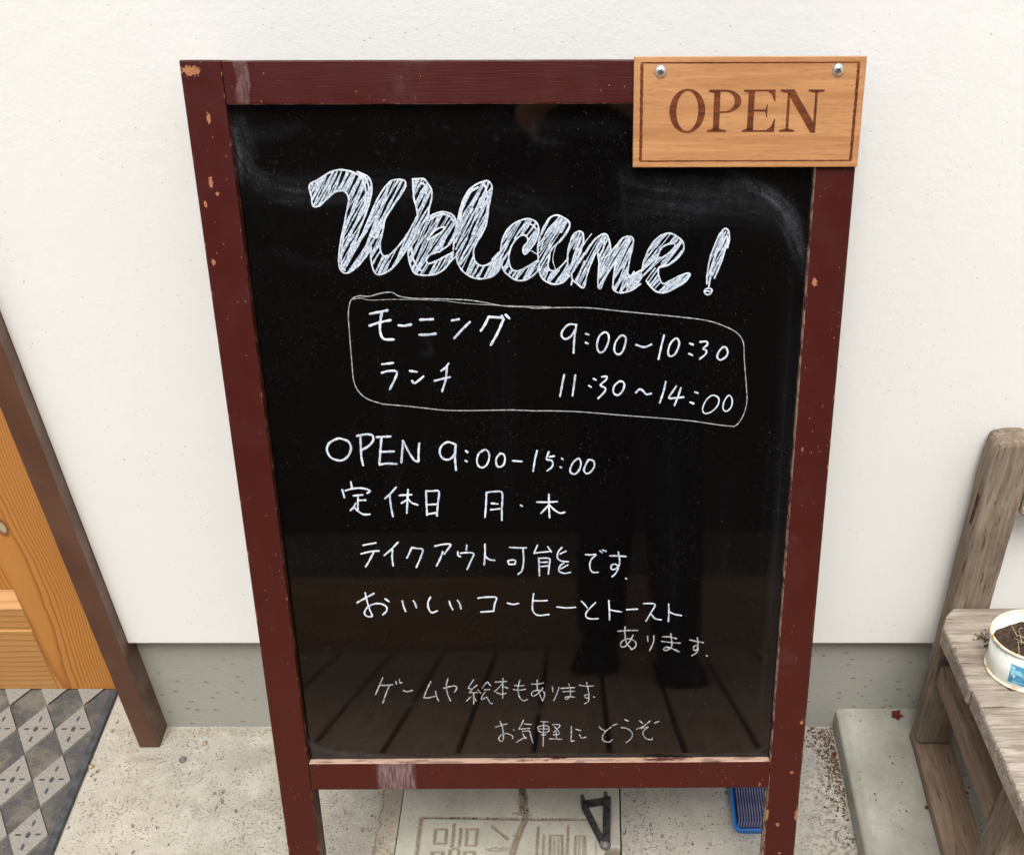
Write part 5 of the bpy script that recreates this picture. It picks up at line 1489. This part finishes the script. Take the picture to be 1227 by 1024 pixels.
def dead_leaf(name, x, y, z, s, rz, label):
    bm = bmesh.new(); c = bm.verts.new((0, 0, .002))
    n = 22; ring = []
    for k in range(n):
        a = 2 * math.pi * k / n
        r = s * (.55 + .42 * abs(math.sin(2.5 * a)) + random.uniform(-.08, .08))
        ring.append(bm.verts.new((r * math.cos(a), r * math.sin(a), .001 + .45 * r * abs(math.sin(1.5 * a + .5)) + random.uniform(0, .001))))
    for k in range(n): bm.faces.new((c, ring[k], ring[(k+1) % n]))
    bmesh.ops.solidify(bm, geom=bm.faces[:], thickness=.0003)
    o = bm_obj(name, bm, MT['leaf']); o.location = (x, y, z); o.rotation_euler = (.15, -.1, rz)
    return tag(o, label, 'leaf', 'dead red leaf scraps by the kerb')
dead_leaf('dead_leaf', .4460, -.0150, .0412, .0095, .4, 'crumpled dead red leaf on the kerb at the foot of the bench post')
dead_leaf('dead_leaf', .4545, -.1790, .0410, .0038, 1.9, 'tiny red leaf scrap on the kerb touching the bench foot beam')
dead_leaf('dead_leaf', .3545, -.0560, .0015, .0042, 2.7, 'small orange-red leaf scrap in the soil crumbs beside the kerb')

# ------------------------------------------------------------------ small things on the ground
bolt = empty('anchor_bolt', (-.5902, -.0640, 0), 'small rusty metal bolt stub standing in the concrete near the door frame', 'bolt')
b = lathe_bm([(0, .0030), (.0046, .0030), (.0052, .0022), (.0052, 0)], 20); bm_obj('washer', b, MT['iron_worn'], bolt)
b = lathe_bm([(0, .012), (.0018, .0115), (.0020, .003)], 12); bm_obj('pin', b, MT['steel'], bolt, True)

def pebble(x, y, s, label):
    bm = bmesh.new(); bmesh.ops.create_icosphere(bm, subdivisions=2, radius=s)
    for v in bm.verts:
        v.co *= 1 + .25 * mnoise.noise(v.co * 300 + Vector((x * 50, 0, 0))); v.co.z *= .6
    o = bm_obj('pebble', bm, MT['stalk'], None, True); o.location = (x, y, s * .4)
    tag(o, label, 'pebble', 'pebbles on the concrete')
pebble(-.7190, -.0760, .0042, 'pale crumbly pebble beside the right edge of the door mat')
pebble(-.5660, -.0330, .0036, 'light brown pebble at the foot of the foundation right of the door frame')

hook = empty('iron_bracket', (.010, -.175, 0), 'black iron triangular bracket lying on the corner of the concrete cover', 'bracket')
def bar(name, pts, w, h, mat, z):
    bm = bmesh.new(); P = [Vector((p[0] - .010, p[1] + .175, 0)) for p in pts]
    d = (P[1] - P[0]).normalized(); nn = Vector((-d.y, d.x, 0)) * w / 2
    vs = [bm.verts.new(q + Vector((0, 0, zz))) for zz in (z, z + h) for q in (P[0] - nn, P[1] - nn, P[1] + nn, P[0] + nn)]
    for f in ((0,1,2,3), (4,5,6,7), (0,1,5,4), (1,2,6,5), (2,3,7,6), (3,0,4,7)): bm.faces.new([vs[i] for i in f])
    bmesh.ops.bevel(bm, geom=bm.edges[:], offset=.0009, segments=2, affect='EDGES')
    return bm_obj(name, bm, mat, hook)
bar('top_bar', [(-.0115, -.1485), (.0275, -.1410)], .0098, .007, MT['iron'], .0046)
bar('long_arm', [(.0235, -.1380), (.0215, -.2140)], .0105, .0095, MT['iron'], .0052)
bar('slanted_arm', [(-.0090, -.1505), (.0180, -.2150)], .0085, .0065, MT['iron'], .0050)
for x, y in ((-.0105, -.1460), (.0215, -.1405)):
    b = tube_bm([(x - .010, y + .175, .006), (x - .010, y + .1785, .012), (x - .0105, y + .184, .016)], [.0030, .0030, .0026], 10); bm_obj('prong', b, MT['iron'], hook, True)
b = lathe_bm([(0, .014), (.004, .0135), (.0068, .0115), (.0078, .008), (.0070, .0045)], 20)
bmesh.ops.transform(b, matrix=Matrix.Translation((.0100, -.0395, 0)), verts=b.verts); bm_obj('pivot_knob', b, MT['iron_worn'], hook, True)

tray = empty('blue_tray', (.235, -.140, 0), 'blue plastic tray with navy ribs inside, behind the right leg of the sign', 'tray')
def tray_build():
    w2, d2 = .0385, .0545
    def rr(w, d, r, n=5):
        out = []
        for cx, cy, a0 in ((w - r, d - r, 0), (-w + r, d - r, 90), (-w + r, -d + r, 180), (w - r, -d + r, 270)):
            for k in range(n + 1):
                a = R(a0 + 90 * k / n); out.append((cx + r * math.cos(a), cy + r * math.sin(a)))
        return out
    bm = bmesh.new(); prof = [(w2 - .003, d2 - .003, .0004), (w2, d2, .012), (w2 + .0006, d2 + .0006, .0135), (w2 - .0012, d2 - .0012, .0140), (w2 - .003, d2 - .003, .0125), (w2 - .0048, d2 - .0048, .0022)]
    rings = [[bm.verts.new((x, y, z)) for x, y in rr(w, d, .007)] for w, d, z in prof]
    for A, B in zip(rings[:-1], rings[1:]):
        for k in range(len(A)): bm.faces.new((A[k], A[(k+1) % len(A)], B[(k+1) % len(A)], B[k]))
    bm.faces.new(rings[0]); bm.faces.new(rings[-1])
    bm_obj('tray_shell', bm, MT['blue'], tray)
    box('rubber_bed', (-w2 + .0055, w2 - .0055, -d2 + .0055, d2 - .0055, .0023, .0055), MT['navy'], tray)
    n = 17
    x0 = -w2 + .0072
    bm = bmesh.new()
    tube_bm([(0, d2 - .008, .0092), (0, 0, .0096), (0, -d2 + .022, .0096), (-.0008, -d2 + .016, .0088), (-.0032, -d2 + .0085, .0068)], [.00135] * 5, 6, bm)
    me = bpy.data.meshes.new('rubber_rib'); bmesh.ops.recalc_face_normals(bm, faces=bm.faces); bm.to_mesh(me); bm.free(); me.materials.append(MT['slate'])
    for k in range(n):
        o = bpy.data.objects.new('rubber_rib', me); col.objects.link(o); o.parent = tray; o.location = (x0 + .0012 + k * .00375, 0, 0)
tray_build()

# ------------------------------------------------------------------ across the path: deck, low wall, dark boards
deck = tag(box('deck', (-2.6, 2.6, -2.24, -.72, .001, .012), MT['darkwood'], None), 'brown wooden deck opposite the house wall', kind='structure')
me_p = None
for i in range(-17, 17):
    x0 = -.100 + i * .1465 + .003; x1 = x0 + .1465 - .0062
    if me_p is None:
        b = box_bm(-.0675, .0675, -.76, .76, 0, .0275, .002, 1); me_p = bpy.data.meshes.new('plank'); bmesh.ops.recalc_face_normals(b, faces=b.faces); b.to_mesh(me_p); b.free(); me_p.materials.append(MT['deck'])
    o = bpy.data.objects.new('plank', me_p); col.objects.link(o); o.parent = deck; o.location = ((x0 + x1) / 2, -1.48, .0122)
gw = empty('garden_wall', (0, -2.32, 0), 'low garden wall with dark stained boards above, opposite the house', 'wall')
box('riser_board', (-2.6, 2.6, .02, .07, .001, .25), MT['riser'], gw, .002)
box('stone_band', (-2.6, 2.6, -.03, .05, .2505, .37), MT['stone'], gw, .003)
me_b = None
for k in range(13):
    if me_b is None:
        b = box_bm(-2.6, 2.6, -.012, .012, 0, .1300, 0, 1); me_b = bpy.data.meshes.new('dark_board'); bmesh.ops.recalc_face_normals(b, faces=b.faces); b.to_mesh(me_b); b.free(); me_b.materials.append(MT['darkwood'])
    o = bpy.data.objects.new('dark_board', me_b); col.objects.link(o); o.parent = gw; o.location = (0, 0, .372 + k * .1305)
for k in range(5):
    box('fence_post', (-2.5 + k * 1.25 - .04, -2.5 + k * 1.25 + .04, -.092, -.0125, .3705, 2.06), MT['darkwood'], gw, .002)

# ------------------------------------------------------------------ the person taking the photograph (seen mirrored in the board)
person = empty('person', (.14, -1.93, .04), 'person in black trousers, black shoes and dark jacket holding a phone, mirrored in the sign', 'person')
PO = Vector((.14, -1.93, .04))
def skin_obj(name, verts, edges, rad, mat, root=0, sub=2):
    me = bpy.data.meshes.new(name); me.from_pydata([tuple(Vector(v) - PO) for v in verts], edges, [])
    o = link(name, me, mat, person)
    md = o.modifiers.new('skin', 'SKIN'); md.use_smooth_shade = True
    sv = me.skin_vertices[0].data
    for i, r in enumerate(rad):
        sv[i].radius = (r if isinstance(r, tuple) else (r, r)); sv[i].use_root = (i == root)
    o.modifiers.new('sub', 'SUBSURF').levels = sub
    o.modifiers['sub'].render_levels = sub
    return o
A1, A2 = (.238, -1.915, .115), (.048, -2.075, .115)
K1, K2 = (.228, -1.865, .50), (.062, -1.985, .50)
H1, H2 = (.215, -1.93, .90), (.065, -1.95, .90)
pel, wai, che, nck = (.14, -1.945, .96), (.138, -1.90, 1.10), (.125, -1.79, 1.29), (.11, -1.655, 1.455)
hd0, hd1, hd2 = (.105, -1.615, 1.52), (.095, -1.585, 1.60), (.09, -1.575, 1.665)
SR, SL = (.295, -1.70, 1.40), (-.06, -1.69, 1.40)
ER, EL = (.315, -1.52, 1.20), (-.165, -1.50, 1.20)
WR, WL = (.082, -1.235, 1.265), (-.082, -1.235, 1.265)
PR, PL_ = (.056, -1.185, 1.262), (-.056, -1.185, 1.262)
V_ = [pel, wai, che, nck, hd0, hd1, hd2, H1, K1, A1, H2, K2, A2, SR, ER, WR, PR, SL, EL, WL, PL_]
E_ = [(0,1),(1,2),(2,3),(3,4),(4,5),(5,6),(0,7),(7,8),(8,9),(0,10),(10,11),(11,12),(2,13),(13,14),(14,15),(15,16),(2,17),(17,18),(18,19),(19,20)]
Rd = [.065,.070,.085,.052,.066,.080,.062,.05,.045,.034,.05,.045,.034,.055,.040,.026,.030,.055,.040,.026,.030]
# fingers
for s, P_, W_ in ((1, Vector(PR), Vector(WR)), (-1, Vector(PL_), Vector(WL))):
    pi = 16 if s > 0 else 20
    for k in range(4):
        zz = .018 - k * .014; ln = (.9, 1.0, .95, .75)[k]
        b0 = P_ + Vector((-.004 * s, .016, zz)); b1 = b0 + Vector((-.002 * s, .024 * ln, .004)); b2 = b1 + Vector((-.012 * s, .014 * ln, .003)); b3 = b2 + Vector((-.010 * s, -.002, .001))
        i0 = len(V_); V_ += [tuple(b0), tuple(b1), tuple(b2), tuple(b3)]; E_ += [(pi, i0), (i0, i0+1), (i0+1, i0+2), (i0+2, i0+3)]; Rd += [.0095, .0088, .0080, .0068]
    t0 = P_ + Vector((-.010 * s, -.012, .012)); t1 = t0 + Vector((-.014 * s, .006, .014)); t2 = t1 + Vector((-.010 * s, .004, .010))
    i0 = len(V_); V_ += [tuple(t0), tuple(t1), tuple(t2)]; E_ += [(pi, i0), (i0, i0+1), (i0+1, i0+2)]; Rd += [.012, .0105, .008]
skin_obj('body', V_, E_, Rd, MT['skin'])
# trousers and jacket follow the body
TV = [(.14, -1.945, .985), (.14, -1.94, .93), H1, K1, (.237, -1.91, .17), (.238, -1.912, .10), H2, K2, (.05, -2.065, .17), (.048, -2.07, .10)]
skin_obj('trousers', TV, [(0,1),(1,2),(2,3),(3,4),(4,5),(1,6),(6,7),(7,8),(8,9)], [(.125, .10), (.125, .11), .098, .082, .072, .072, .098, .082, .072, .072], MT['black_cloth'])
JV = [(.14, -1.945, .87), (.14, -1.93, 1.02), wai, che, (.115, -1.675, 1.43), SR, ER, (.115, -1.285, 1.255), SL, EL, (-.115, -1.285, 1.255)]
skin_obj('jacket', JV, [(0,1),(1,2),(2,3),(3,4),(3,5),(5,6),(6,7),(3,8),(8,9),(9,10)], [(.165, .145), (.165, .145), (.16, .14), (.165, .15), .075, .078, .060, .042, .078, .060, .042], MT['black_cloth'], root=2)
def shoe(ax, ay, rz, label=None):
    bm = bmesh.new()
    secs = [(-.055, .030, .060, .0), (-.045, .036, .085, .0), (-.01, .038, .090, .0), (.03, .038, .075, .0), (.08, .043, .056, .0), (.13, .046, .046, .0), (.17, .040, .038, .002), (.195, .024, .024, .004)]
    rings = []
    secs = [(f, w * 1.32, h * 1.1, z) for f, w, h, z in secs]
    for f, w, h, z in secs:
        ring = []
        for k in range(14):
            a = 2 * math.pi * k / 14
            x = w * math.cos(a); zz = math.sin(a)
            ring.append(bm.verts.new((x, f, z + h * (.5 + .5 * zz) if zz > 0 else z + h * .5 * (1 + max(zz * 1.6, -1)))))
        rings.append(ring)
    for A, B in zip(rings[:-1], rings[1:]):
        for k in range(14): bm.faces.new((A[k], A[(k+1) % 14], B[(k+1) % 14], B[k]))
    bm.faces.new(rings[0]); bm.faces.new(rings[-1])
    o = bm_obj('shoe', bm, MT['shoe'], person, True); o.location = Vector((ax, ay, .0405)) - PO; o.rotation_euler = (0, 0, rz)
    sb = bm = bmesh.new()
    rg = [bm.verts.new((w * 1.06 * s_, f * 1.01, z_)) for s_, seq in ((1, secs), (-1, secs[::-1])) for f, w, h, z in seq for z_ in (.0,)]
    f_ = bm.faces.new(rg); ex = bmesh.ops.extrude_face_region(bm, geom=[f_]); bmesh.ops.translate(bm, vec=(0, 0, .012), verts=[v for v in ex['geom'] if isinstance(v, bmesh.types.BMVert)])
    bm_obj('shoe_sole', bm, MT['darkwood'], o)
shoe(.240, -1.925, -.05); shoe(.046, -2.085, .12)
# head details
hc = Vector(hd1)
for s in (-1, 1):
    bm = bmesh.new(); bmesh.ops.create_uvsphere(bm, u_segments=16, v_segments=10, radius=.012); o = bm_obj('eye', bm, MT['eye'], person, True); o.location = hc + Vector((s * .031, .073, .008)) - PO
    bm = bmesh.new(); bmesh.ops.create_uvsphere(bm, u_segments=12, v_segments=8, radius=.0062); o = bm_obj('iris', bm, MT['hair'], person, True); o.location = hc + Vector((s * .031, .0805, .006)) - PO
    bm = bmesh.new(); bmesh.ops.create_uvsphere(bm, u_segments=14, v_segments=10, radius=.03)
    for v in bm.verts: v.co.x *= .3; v.co.y *= .62
    o = bm_obj('ear', bm, MT['skin'], person, True); o.location = hc + Vector((s * .083, -.005, -.005)) - PO
bm = bmesh.new(); bmesh.ops.create_cone(bm, cap_ends=True, segments=12, radius1=.016, radius2=.006, depth=.045); o = bm_obj('nose', bm, MT['skin'], person, True); o.location = hc + Vector((0, .083, -.012)) - PO; o.rotation_euler = (R(-14), 0, 0)
bm = bmesh.new(); bmesh.ops.create_uvsphere(bm, u_segments=14, v_segments=8, radius=.024)
for v in bm.verts: v.co.z *= .3; v.co.y *= .35
o = bm_obj('mouth', bm, MT['leaf'], person, True); o.location = hc + Vector((0, .070, -.047)) - PO
bm = bmesh.new(); bmesh.ops.create_icosphere(bm, subdivisions=4, radius=.101)
for v in list(bm.verts):
    if v.co.y > .045 and v.co.z < .045 or v.co.z < -.055: bm.verts.remove(v)
for v in bm.verts: v.co *= 1 + .05 * mnoise.noise(v.co * 60)
o = bm_obj('hair', bm, MT['hair'], person, True); o.location = hc + Vector((0, -.012, .028)) - PO
o.modifiers.new('solid', 'SOLIDIFY').thickness = .006

phone = empty('phone', (0, -1.1275, 1.3199), 'black phone held up in both hands in front of the sign', 'phone', rot=(R(90 - 42.696), 0, 0))
b = box_bm(-.037, .037, -.118, .037, .006, .0145, .003, 3); bm_obj('phone_body', b, MT['glass'], phone)
b = box_bm(-.034, .034, -.113, .032, .01455, .0150, .0002, 1); bm_obj('screen', b, MT['glass'], phone)
